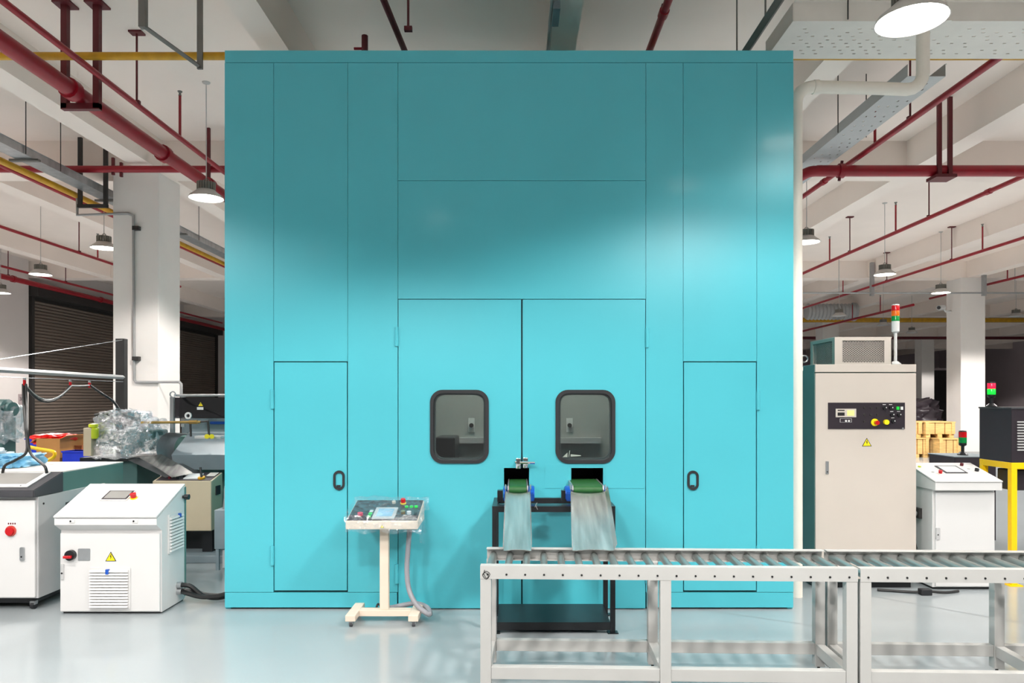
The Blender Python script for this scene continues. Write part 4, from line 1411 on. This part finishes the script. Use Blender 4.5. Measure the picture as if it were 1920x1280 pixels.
obj('inner_hose', tube(B(), smooth_path([P(178, 778, 7.6), P(200, 776, 7.6), P(215, 790, 7.6), P(222, 806, 7.6)], 6), .016, 8), 'cable_black', w, True)
obj('gauge_block', box(B(), PX(228, 7.7), PX(252, 7.7), 7.65, 7.85, PZ(800, 7.7), PZ(772, 7.7), .02), 'steel_dark', w)


def wrap_film(s, t):
    # tent of film: closed ring (s) from skirt to crown (t)
    a = 2 * PI * s
    cxs, sxs = math.cos(a), math.sin(a)
    rx = .36 * (1 - .55 * max(0, t - .25)) * (1.0 if t < .95 else .3)
    ry = .34 * (1 - .45 * t)
    zc2 = 1.02 + .47 * t
    xo = -.06 * t
    e = .6
    return (-4.17 + xo + rx * math.copysign(abs(cxs) ** e, cxs), 7.78 + ry * math.copysign(abs(sxs) ** e, sxs), zc2 - .03 * math.sin(3 * a) * (1 - t))


obj('clear_film', film_sheet('f', wrap_film, 64, 36, .055, 5), 'film_thick', w, True)


def wrap_film2(s, t):
    a = -1.2 + 3.4 * t
    y = 7.68 + .19 * math.cos(a)
    return (-4.12 + .34 * s, y - .04, 1.17 + .16 * math.sin(a) + .06 * s)


obj('clear_film', film_sheet('f', wrap_film2, 24, 20, .05, 11), 'film_thick', w, True)

# grey-green machine with guard and beige control box
Ym = 7.9
gm = thing('forming_machine', 'grey-green machine with clear guard, steel coil sheet and beige control box', 'machine', (-3.3, 7.8, 0))
obj('base_slab', box(B(), -3.75, -2.55, 7.02, 9.0, 0.0, .075, .008), 'grey_paint', gm)
obj('lower_frame', box(B(), -3.66, -2.55, 7.35, 8.9, .075, .35), 'black_paint', gm)
obj('support_leg', box(B(), -3.55, -3.45, 7.2, 7.3, .075, .3), 'black_paint', gm)
obj('support_leg', box(B(), -3.15, -3.05, 7.2, 7.3, .075, .3), 'black_paint', gm)
obj('body', box(B(), PX(322, Ym), -2.55, Ym, 8.9, .35, PZ(818, Ym), .01), 'teal_grey', gm)
obj('rear_body', box(B(), PX(340, 8.2), -2.6, 8.2, 8.9, PZ(818, Ym), PZ(778, 8.2), .01), 'grey_paint', gm)
# hopper leaning forward
bm = prism_x(B(), [(7.55, .86), (7.5, 1.02), (7.9, 1.24), (7.9, .86)], PX(330, 7.6), -2.75)
obj('hopper', bm, 'grey_paint', gm)
obj('guard_post', box(B(), PX(320, 7.95), PX(327, 7.95), 7.93, 7.97, PZ(818, 7.95), PZ(744, 7.95)), 'galv', gm)
obj('guard_post', box(B(), PX(340, 8.05), PX(346, 8.05), 8.04, 8.08, PZ(800, 8.05), PZ(742, 8.05)), 'conduit', gm)
obj('guard_rail', tube(B(), [P(327, 741, 7.95), P(425, 741, 7.95)], .014, 8), 'galv', gm, True)
obj('guard_ring', tube(B(), [P(324, 739, 7.93) + Vector((.03 * math.cos(a), 0, .03 * math.sin(a))) for a in [2 * PI * i / 12 for i in range(13)]], .008, 6, caps=False), 'galv', gm, True)
gp = obj('guard_panel', box(B(), PX(328, 7.95), PX(424, 7.95), 7.945, 7.955, PZ(784, 7.95), PZ(745, 7.95)), 'guard_glass', gm)
Fg = front(7.944)
warning_sign(Fg, PX(376, 7.94), PZ(757, 7.94), .06, gp)
obj('sticker', fbox(B(), Fg, PX(369, 7.94), PX(381, 7.94), PZ(768, 7.94), PZ(763, 7.94), 0, .001), 'label_white', gp)
bm = B()
fpoly(bm, Fg, [(PX(353, 7.94) + .038 * math.cos(a), PZ(779, 7.94) + .038 * math.sin(a)) for a in [2 * PI * i / 20 for i in range(20)]], 0, .012,
      ([(PX(353, 7.94) + .02 * math.cos(a), PZ(779, 7.94) + .02 * math.sin(a)) for a in [2 * PI * i / 14 for i in range(14)]],))
obj('guard_knob', bm, 'label_white', gp)
obj('guide_rod', tube(B(), [P(265, 792, 7.6), P(376, 791, 7.6)], .014, 10), 'brass', gm, True)
obj('rod_nut', tube(B(), [P(355, 791.2, 7.6), P(370, 791, 7.6)], .022, 6), 'brass', gm)
obj('rod_post', tube(B(), [P(357, 792, 7.6), P(358, 818, 7.6)], .012, 8), 'steel_dark', gm, True)
obj('rod_post', tube(B(), [P(390, 789, 7.6), P(392, 818, 7.6)], .012, 8), 'steel_dark', gm, True)
obj('rod_link', tube(B(), [P(374, 791, 7.6), P(391, 789, 7.6)], .008, 8), 'steel_dark', gm, True)
kb = obj('knob_block', box(B(), PX(366, 7.5), PX(415, 7.5), 7.48, 7.58, PZ(822, 7.5), PZ(817, 7.5), .003), 'grey_white', gm)
for px_ in (388, 397):
    obj('yellow_knob', tube(B(), [P(px_, 818, 7.47), P(px_, 818, 7.43)], .025, 12), 'yellow_knob', kb, True)
obj('blue_strip', fbox(B(), front(8.19), PX(394, 8.19), PX(424, 8.19), PZ(795, 8.19), PZ(790, 8.19), 0, .004), 'blue_paint', gm)
# curved coil sheet: wide bent strip
bm = B()
arc = []
for i in range(17):
    a = R(70 + 210 * i / 16)
    arc.append((PX(326, 7.5) + .17 * math.cos(a), 7.45 + .04 * i / 16, PZ(842, 7.5) + .17 * math.sin(a) * 1.05))
arc += [(PX(330, 7.5), 7.42, PZ(868, 7.45)), (PX(345, 7.4), 7.38, PZ(885, 7.4))]
def strip(bm, line, off, th):
    off = Vector(off)
    A = [bm.verts.new(p) for p in line]
    Bv = [bm.verts.new(Vector(p) + off) for p in line]
    for i in range(len(line) - 1):
        bm.faces.new((A[i], A[i + 1], Bv[i + 1], Bv[i]))
    g = bmesh.ops.solidify(bm, geom=bm.faces[:], thickness=th)
    return bm
strip(bm, arc, (.10, .18, -.02), .004)
obj('coil_sheet', bm, 'galv', gm, True)
bm = strip(B(), [P(262, 858, 7.35), P(300, 880, 7.2), P(322, 895, 7.1)], (.16, .12, .03), .004)
obj('slide_sheet', bm, 'chute_steel', gm, True)
bm = strip(B(), [P(240, 862, 7.45), P(278, 880, 7.3), P(310, 895, 7.15)], (.12, .1, .02), .004)
obj('slide_sheet', bm, 'galv', gm, True)
# control box
kx0, kx1, ky = PX(286, 7.1), PX(396, 7.1), 7.1
bm = prism_x(B(), [(ky, .30), (ky, .792), (ky + .27, .85), (ky + .27, .30)], kx0, kx1)
bmesh.ops.bevel(bm, geom=bm.edges[:], offset=.005, segments=1, affect='EDGES')
cb_ = obj('control_box', bm, 'beige_dark', gm)
FK = Fr(((kx0 + kx1) / 2, ky, .792), (1, 0, 0), (0, .27, .058))
obj('control_face', fbox(B(), FK, -.265, .275, .012, .265, .001, .004), 'black_panel', cb_)
obj('display', fbox(B(), FK, -.01, .13, .05, .21, .004, .012, .002), 'screen_pale', cb_)
obj('display', fbox(B(), FK, .18, .265, .14, .25, .004, .008, .002), 'warm_white', cb_)
obj('yellow_dial', fcyl(B(), FK, .165, .07, .035, .004, .02, 14), 'yellow_pipe', cb_)
obj('joystick', tube(B(), [FK.p(.165, .07, .02), FK.p(.15, .1, .11)], .012, 8), 'black_paint', cb_, True)
for u, v, m_ in ((-.15, .07, 'red_dark'), (-.11, .12, 'warm_white'), (-.07, .06, 'black_paint'), (-.04, .14, 'black_paint')):
    obj('button', fcyl(B(), FK, u, v, .015, .004, .024, 10), m_, cb_)
FKs = Fr((kx1, ky, 0), (0, 1, 0), (0, 0, 1))
obj('side_socket', fbox(B(), FKs, .1, .2, .64, .73, 0, .01), 'black_panel', cb_)

# grey floor box next to the booth
t = thing('junction_box', 'narrow grey floor box on legs between beige control box and booth', 'box', (-2.65, 6.8, 0))
obj('box_body', box(B(), -2.83, -2.45, 6.72, 6.98, .20, .565, .005), 'grey_paint', t)
for xx in (-2.82, -2.49):
    obj('leg', box(B(), xx, xx + .03, 6.73, 6.76, .0, .2), 'grey_paint', t)
obj('leg_panel', box(B(), -2.76, -2.5, 6.74, 6.76, .02, .19), 'grey_white', t)
obj('cable_gland', tube(B(), [(-2.76, 6.8, .565), (-2.76, 6.8, .66)], .02, 8, radii=[.025, .012]), 'galv', t, True)
obj('cable', tube(B(), smooth_path([(-2.76, 6.8, .65), (-2.755, 6.82, .8), (-2.70, 6.9, .86)], 5), .012, 8), 'conduit', t, True)

# ================================================================== right: beige electrical cabinet
ex0, ex1, ey0, ey1, ez = 2.51, 3.364, 6.09, 6.72, 1.893
ec = thing('electrical_cabinet', 'tall beige electrical cabinet with dark control strip, right of the booth', 'cabinet', ((ex0 + ex1) / 2, 6.4, 0))
obj('body', box(B(), ex0, ex1, ey0, ey1, .05, ez, .004), 'teal_grey', ec)
obj('plinth', box(B(), ex0 + .02, ex1 - .02, ey0 + .03, ey1 - .02, 0, .05), 'black_paint', ec)
ed = obj('door', box(B(), ex0 + .002, ex1 - .002, ey0 - .022, ey0 - .001, .06, PZ(699.5, ey0), .004), 'beige_paint', ec)
obj('top_trim', box(B(), ex0 + .001, ex1 - .001, ey0 - .022, ey0 - .0005, PZ(697.5, ey0), ez, .003), 'beige_paint', ec)
Fe = front(ey0 - .022)
xe = lambda x: PX(x, ey0 - .02)
ze = lambda y: PZ(y, ey0 - .02)
cp = obj('control_strip', fbox(B(), Fe, xe(1552), xe(1696), ze(804), ze(754.5), 0, .006, .001), 'black_panel', ed)
d1 = obj('meter', fbox(B(), Fe, xe(1565.5), xe(1604), ze(782), ze(766), .006, .014, .002), 'beige_paint', cp)
obj('meter_window', fbox(B(), Fe, xe(1569), xe(1582), ze(779), ze(773), .014, .015), 'black_ink', d1)
obj('meter_screen', fbox(B(), Fe, xe(1587), xe(1600), ze(779), ze(769), .014, .015), 'screen_yellow', d1)
obj('brand_strip', fbox(B(), Fe, xe(1569), xe(1582), ze(770), ze(768), .014, .0145), 'black_ink', d1)
d2 = obj('data_plate', fbox(B(), Fe, xe(1574), xe(1596), ze(791.5), ze(784), .006, .007), 'grey_white', cp)
obj('plate_field', fbox(B(), Fe, xe(1575), xe(1595), ze(791), ze(784.6), .007, .0075), 'black_panel', d2)
for px_ in (1583.5, 1589):
    obj('plate_mark', fbox(B(), Fe, xe(px_), xe(px_ + 3.5), ze(790.5), ze(787), .0075, .008), 'label_white', d2)
for j, py_ in enumerate((764, 777, 790)):
    for i, px_ in enumerate((1620, 1632, 1644)):
        if j == 2 and i > 0:
            continue
        obj('pilot_light', fcyl(B(), Fe, xe(px_), ze(py_), .009, .006, .012, 10), 'steel_dark', cp)
for px_, py_ in ((1657, 764), (1669, 764), (1671, 777), (1684, 777), (1673, 789)):
    kn = obj('selector_switch', fcyl(B(), Fe, xe(px_), ze(py_), .016, .006, .022, 14), 'black_paint', cp)
    obj('switch_pointer', fbox(B(), Fe, xe(px_) + .006, xe(px_) + .013, ze(py_) - .004, ze(py_) + .006, .022, .024), 'label_white', kn)
    obj('switch_legend', fbox(B(), Fe, xe(px_ - 3), xe(px_ + 3), ze(py_ - 5.4), ze(py_ - 6.4), .006, .0065), 'label_white', cp)
obj('square_button', fbox(B(), Fe, xe(1679.5), xe(1684.5), ze(768), ze(762), .006, .016, .002), 'green_button', cp)
obj('square_button', fbox(B(), Fe, xe(1687), xe(1691.5), ze(768), ze(762), .006, .016, .002), 'label_white', cp)
b_ = obj('stop_button', fcyl(B(), Fe, xe(1639), ze(791.5), .031, .006, .012, 22), 'yellow_sign', cp, label='red emergency stop button on a yellow disc')
obj('stop_knob', fcyl(B(), Fe, xe(1640.5), ze(792), .016, .012, .045, 16, .018), 'red_button', b_)
obj('yellow_button', fcyl(B(), Fe, xe(1659.5), ze(791), .021, .006, .03, 18), 'yellow_sign', cp)
obj('maker_badge', fcyl(B(), Fe, xe(1692), ze(803), .009, .006, .008, 10), 'galv', cp)
warning_sign(Fe, xe(1625), ze(828.5), .082, ed)
h_ = obj('door_handle', fbox(B(), Fe, xe(1547.5), xe(1553), ze(888), ze(864), 0, .012, .003), 'galv', ed)
obj('handle_lock', fcyl(B(), Fe, xe(1550), ze(884), .006, .012, .0135, 8), 'steel_dark', h_)
obj('eye_bolt', tube(B(), [(ex0 + .05, 6.42, ez + .035)] + [(ex0 + .05 + .03 * math.sin(a), 6.42, ez + .035 + .03 * (1 - math.cos(a)) - .0) for a in [2 * PI * i / 12 for i in range(1, 13)]], .007, 6, caps=False), 'galv', ec, True)
# clear tube bracket low on the side
o = obj('drain_pipe', tube(B(), smooth_path([(2.40, 6.25, .0), (2.40, 6.25, .38), (2.405, 6.2, .43), (2.38, 6.1, .44)], 5), .014, 8), 'label_white', None, True)
tag(o, 'thin white bent pipe in the gap between booth and beige cabinet', 'pipe')

# vented unit on the cabinet
ax0, ax1, ay0, ay1, az0, az1 = 2.725, 3.215, 6.18, 6.70, ez + .002, 2.128
ac = thing('cooling_unit', 'beige cooling unit with expanded-metal grilles on top of the electrical cabinet', 'cooling unit', ((ax0 + ax1) / 2, 6.4, az0))
Ff = front(ay0)
Fl = Fr((ax0, ay1, 0), (0, -1, 0), (0, 0, 1))
obj('front_plate', fpoly(B(), Ff, [(ax0, az0), (ax1, az0), (ax1, az1), (ax0, az1)], -.006, 0,
                         ([(ax0 + .065, az0 + .02), (ax1 - .065, az0 + .02), (ax1 - .065, az1 - .025), (ax0 + .065, az1 - .025)],)), 'beige_paint', ac)
dl_ = ay1 - ay0
obj('left_plate', fpoly(B(), Fl, [(0, az0), (dl_ - .006, az0), (dl_ - .006, az1), (0, az1)], -.006, 0,
                        ([(.06, az0 + .012), (dl_ - .055, az0 + .012), (dl_ - .055, az1 - .025), (.06, az1 - .025)],)), 'sage', ac)
obj('right_plate', box(B(), ax1 - .006, ax1, ay0, ay1, az0, az1), 'beige_paint', ac)
obj('back_plate', box(B(), ax0, ax1, ay1 - .006, ay1, az0, az1), 'beige_paint', ac)
obj('top_plate', box(B(), ax0, ax1, ay0, ay1, az1, az1 + .006), 'beige_paint', ac)
obj('core', box(B(), ax0 + .04, ax1 - .04, ay0 + .05, ay1 - .05, az0, az1 - .03), 'mesh_dark', ac)


def expanded(F, u0, u1, v0, v1, du, dv, h, parent):
    """diamond mesh clipped to a rectangle: slanted strands both ways"""
    bm = B()
    sl = dv / du
    wdt = .0016
    def seg(p, q):
        (a, b), (c, d) = p, q
        ln = math.hypot(c - a, d - b)
        if ln < .004:
            return
        nx, ny = -(d - b) / ln * wdt, (c - a) / ln * wdt
        vs = [bm.verts.new(F.p(x, y, h)) for x, y in ((a + nx, b + ny), (c + nx, d + ny), (c - nx, d - ny), (a - nx, b - ny))]
        bm.faces.new(vs)
    for s in (1, -1):
        k = -int((u1 - u0) * sl / dv) - 2
        n = int((v1 - v0) / dv) + int((u1 - u0) * sl / dv) + 4
        for i in range(k, n):
            b0 = (v0 if s > 0 else v0) + i * dv
            # line v = b0 + s*sl*(u-u0)
            ua, ub = u0, u1
            va, vb = b0, b0 + s * sl * (u1 - u0)
            def clip(ua, va, ub, vb):
                t0, t1 = 0.0, 1.0
                dvv = vb - va
                for lim, sg in ((v0, 1), (v1, -1)):
                    fa, fb = sg * (va - lim), sg * (vb - lim)
                    if fa < 0 and fb < 0:
                        return None
                    if fa < 0:
                        t0 = max(t0, fa / (fa - fb))
                    elif fb < 0:
                        t1 = min(t1, fa / (fa - fb))
                if t0 >= t1:
                    return None
                return ((ua + (ub - ua) * t0, va + dvv * t0), (ua + (ub - ua) * t1, va + dvv * t1))
            if s < 0:
                va, vb = b0 + sl * (u1 - u0), b0
            c = clip(ua, va, ub, vb)
            if c:
                seg(*c)
    return obj('expanded_mesh', bm, 'mesh_wire', parent, kind='stuff', normals=False)


expanded(Ff, ax0 + .06, ax1 - .06, az0 + .015, az1 - .02, .024, .016, -.008, ac)
expanded(Fl, .055, dl_ - .05, az0 + .008, az1 - .02, .024, .016, -.008, ac)


def tower(label, x, y, z, s, lens, pole=0.0, body='white_paint', cap='white_paint'):
    t = thing('signal_tower', label, 'signal light', (x, y, z))
    c = (x, y, z)
    obj('base', lathe(B(), [(0, 0), (.045 * s, 0), (.045 * s, .008), (.022 * s, .03 * s), (0, .03 * s)], c, 16), body, t, True)
    zz = .03 * s
    if pole:
        obj('pole', tube(B(), [(x, y, z + zz - .003), (x, y, z + zz + pole)], .013 * s, 10), body, t, True)
    else:
        pole = .05 * s
        obj('neck', tube(B(), [(x, y, z + zz - .003), (x, y, z + zz + pole)], .014 * s, 10), body, t, True)
    zz += pole
    bh = .10 * s if len(lens) == 3 else .03 * s
    obj('lower_body', lathe(B(), [(0, zz), (.018 * s, zz), (.032 * s, zz + .012), (.032 * s, zz + bh), (0, zz + bh)], c, 18), body, t, True)
    zz += bh
    lh = (.045 if len(lens) == 3 else .05) * s
    for m_ in lens:
        obj('lens', lathe(B(), [(0, zz), (.0325 * s, zz), (.0325 * s, zz + lh - .002), (.031 * s, zz + lh), (0, zz + lh)], c, 18), m_, t, True)
        zz += lh
    obj('cap', lathe(B(), [(0, zz), (.032 * s, zz), (.030 * s, zz + .01 * s), (0, zz + .014 * s)], c, 18), cap, t, True)
    return t


tower('tall white signal tower with red, orange and green lenses on the beige cabinet', PX(1679, 6.2), 6.2, ez + .002, 1.0, ('green_lens', 'orange_lens', 'red_lens'), pole=.245)

# ================================================================== right white console
rx0, rx1 = 3.475, 4.03
rc = thing('control_console', 'white slope-topped control console between beige cabinet and yellow frame', 'console', ((rx0 + rx1) / 2, 6.25, 0))
obj('cabinet', box(B(), rx0 + .012, rx1 - .022, 6.05, 6.42, .02, .84, .004), 'white_paint', rc)
obj('plinth', box(B(), rx0 + .03, rx1 - .04, 6.08, 6.4, 0, .02), 'black_paint', rc)
rd = obj('front_door', box(B(), rx0 + .03, rx1 - .03, 6.032, 6.0495, .03, .82, .004), 'white_paint', rc)
bm = prism_x(B(), [(5.985, .842), (5.985, .905), (6.42, 1.02), (6.42, .842)], rx0, rx1)
obj('head', bm, 'white_paint', rc)
FQ = Fr(((rx0 + rx1) / 2, 5.982, .906), (1, 0, 0), (0, .437, .115))
LQ = math.hypot(.437, .115)
obj('lid', fbox(B(), FQ, -.282, .282, 0, LQ, .002, .014, .003), 'white_paint', rc)
s_ = obj('screen_bezel', fbox(B(), FQ, -.09, .10, .18, .36, .014, .020, .002), 'dark_grey', rc)
obj('screen', fbox(B(), FQ, -.073, .083, .197, .343, .020, .021), 'screen_pale', s_)
b_ = obj('stop_button', fcyl(B(), FQ, -.145, .17, .024, .014, .02, 16), 'warm_white', rc, label='red emergency stop button')
obj('stop_knob', fcyl(B(), FQ, -.145, .17, .014, .02, .045, 14, .016), 'red_button', b_)
obj('push_button', fcyl(B(), FQ, -.23, .34, .013, .014, .022, 12), 'lime', rc)
obj('push_button', fcyl(B(), FQ, -.185, .21, .011, .014, .02, 12), 'grey_white', rc)
obj('selector_knob', fcyl(B(), FQ, .16, .375, .014, .014, .036, 12), 'red_dark', rc)
obj('selector_knob', fcyl(B(), FQ, .21, .24, .017, .014, .036, 12), 'black_paint', rc)
obj('push_button', fcyl(B(), FQ, .17, .29, .011, .014, .02, 12), 'grey_white', rc)
Fr_ = front(6.032)
h_ = obj('door_lock', fpoly(B(), Fr_, rrect(PX(1754.5, 6.03), PX(1762, 6.03), PZ(1011, 6.03), PZ(989, 6.03), .008), 0, .010), 'grey_white', rd)
obj('lock_hole', fcyl(B(), Fr_, PX(1758, 6.03), PZ(1002, 6.03), .006, .010, .0115, 8), 'bolt_black', h_)
FRs = Fr((rx0 + .012, 6.42, 0), (0, -1, 0), (0, 0, 1))
sk = obj('power_socket', fbox(B(), FRs, .13, .22, .57, .66, 0, .03, .004), 'steel_dark', rc)
obj('plug', tube(B(), [FRs.p(.175, .61, .03), FRs.p(.175, .61, .06)], .022, 12), 'galv', sk, True)
obj('plug_cable', tube(B(), smooth_path([FRs.p(.175, .6, .055), FRs.p(.17, .5, .058), FRs.p(.16, .38, .035), FRs.p(.15, .30, .012)], 5), .010, 8), 'cable_black', sk, True)
for k in range(4):
    obj('vent_slot', fbox(B(), FRs, .1, .2, .20 + .025 * k, .21 + .025 * k, 0, .003), 'black_panel', rc)
# cables lying behind the conveyor
t = thing('power_cable', 'black cable with connector lying on the floor behind the right conveyor section', 'cable', (3.3, 6.0, 0))
obj('cable', tube(B(), smooth_path([(3.0, 6.0, .012), (3.25, 5.93, .012), (3.36, 5.90, .025), (3.52, 5.92, .012), (3.65, 5.96, .012)], 6), .011, 8), 'cable_black', t, True)
obj('connector', box(B(), 3.29, 3.38, 5.86, 5.92, .0, .05, .006), 'rubber', t)

# ================================================================== black enclosure on yellow frame
kx, ky0, ky1 = 4.235, 6.17, 6.60
fr = thing('equipment_stand', 'bright yellow square-tube stand under the black enclosure at right edge', 'stand', (4.7, 6.4, 0))
for x_, y_ in ((kx, ky0), (kx, ky1 - .05), (5.15, ky0), (5.15, ky1 - .05)):
    lg = obj('leg', box(B(), x_, x_ + .05, y_, y_ + .05, .01, 1.0, .003), 'yellow_frame', fr)
    obj('foot_plate', box(B(), x_ - .03, x_ + .08, y_ - .03, y_ + .08, 0, .01), 'yellow_frame', lg)
for y_ in (ky0, ky1 - .05):
    obj('top_rail', box(B(), kx, 5.2, y_, y_ + .05, 1.0, 1.055, .003), 'yellow_frame', fr)
for x_ in (kx, 5.15):
    obj('top_rail', box(B(), x_, x_ + .05, ky0 + .05, ky1 - .05, 1.0, 1.055, .003), 'yellow_frame', fr)
bo = thing('machine_enclosure', 'black sheet-metal enclosure with louvres on the yellow frame', 'enclosure', (4.7, 6.4, 1.056))
obj('body', box(B(), kx, 5.2, ky0, ky1, 1.056, 1.515, .003), 'black_panel', bo)
obj('lid', box(B(), kx - .006, 5.206, ky0 - .006, ky1 + .006, 1.515, 1.53, .002), 'dark_grey', bo)
Fk = front(ky0)
for k in range(11):
    z_ = PZ(792 + 5.25 * k, ky0)
    obj('louvre', fpoly(B(), Fk, [(PX(1907, ky0), z_), (4.62, z_), (4.62, z_ + .011), (PX(1907, ky0), z_ + .011)], 0, .008), 'grey_white', bo)
tower('small black signal tower with lit red and green lenses on the black enclosure', PX(1859, 6.4), 6.4, 1.531, 1.0, ('green_lens_lit', 'red_lens_lit'), body='black_paint', cap='black_paint')
# equipment inside the frame
t = thing('pump_unit', 'dark pump unit standing inside the yellow frame', 'pump', (4.6, 6.45, 0))
obj('pump_body', box(B(), 4.33, 4.9, 6.3, 6.5, .80, .98, .01), 'black_panel', t)
obj('pump_stand', box(B(), 4.58, 4.85, 6.35, 6.48, 0, .80), 'black_panel', t)

# black machine behind with its own tower
bx0, by0 = PX(1790, 8.0), 8.0
t = thing('machine_enclosure', 'low black machine cabinet behind the right white console', 'enclosure', (5.2, 8.3, 0))
obj('body', box(B(), bx0, bx0 + .46, by0, by0 + .5, .03, PZ(857, by0), .005), 'black_panel', t)
obj('top_plate', box(B(), bx0 - .01, bx0 + .47, by0 - .01, by0 + .51, PZ(857, by0), PZ(855.5, by0)), 'grey_paint', t)
obj('plinth', box(B(), bx0 + .04, bx0 + .42, by0 + .04, by0 + .46, 0, .03), 'black_paint', t)
tower('small black signal tower with dull red and green lenses on the low black cabinet', PX(1805, 8.2), 8.2, PZ(855.5, by0) + .002, 1.25, ('green_lens', 'red_lens'), body='black_paint', cap='black_paint')

# ================================================================== wooden crates and dark heap in the background
def crate(label, x0, x1, y0, y1, z0, z1, n):
    t = thing('wooden_crate', label, 'crate', ((x0 + x1) / 2, (y0 + y1) / 2, z0), group='wooden crates in the background')
    obj('core', box(B(), x0 + .025, x1 - .025, y0 + .025, y1, z0 + .1, z1 - .02), 'wood_brown', t)
    for k in range(n):
        a = x0 + (x1 - x0) * k / n
        obj('plank', box(B(), a + .012, a + (x1 - x0) / n - .012, y0, y0 + .022, z0 + .1, z1 - .03), 'wood', t)
    for k in range(3):
        b = y0 + (y1 - y0) * k / 3
        obj('plank', box(B(), x0, x0 + .022, b + .02, b + (y1 - y0) / 3 - .02, z0 + .1, z1 - .03), 'wood', t)
    obj('lid', box(B(), x0 - .02, x1 + .02, y0 - .02, y1, z1 - .03, z1), 'wood', t)
    for xx in (x0 + .02, (x0 + x1) / 2 - .06, x1 - .14):
        obj('skid', box(B(), xx, xx + .12, y0 + .005, y1, z0, z0 + .1), 'wood', t)
    for xx in (x0, x1 - .09):
        obj('batten', box(B(), xx, xx + .09, y0 - .024, y0 - .001, z0 + .1, z1 - .03), 'wood', t)
    return t


Yc_ = 19.7
crate('upper wooden crate stacked between beige cabinet and bright column', PX(1735, Yc_), PX(1790, Yc_), Yc_, 20.5, .545, .985, 3)
crate('small upper wooden crate hard against the beige cabinet edge', PX(1700, Yc_), PX(1732, Yc_), Yc_ + .1, 20.6, .545, .985, 4)
crate('lower wooden crate nearest the bright column', PX(1749, Yc_), PX(1788, Yc_), Yc_ - .3, 20.5, 0, .54, 3)
crate('lower wooden crate by the beige cabinet edge', PX(1698, Yc_), PX(1741, Yc_), Yc_, 20.6, 0, .54, 4)
t = thing('wrapped_pallet', 'dark film-wrapped heap on a pallet behind the wooden crates', 'pallet', (12, 22.4, 0))
obj('wrapped_load', blob(B(), (11.9, 22.5, .85), 1.1, .8, .78, .35, 1.8, 3, 5, .12), 'tarp', t, True)
obj('pallet_base', box(B(), 10.9, 12.9, 21.8, 23.2, 0, .12), 'wood_brown', t)
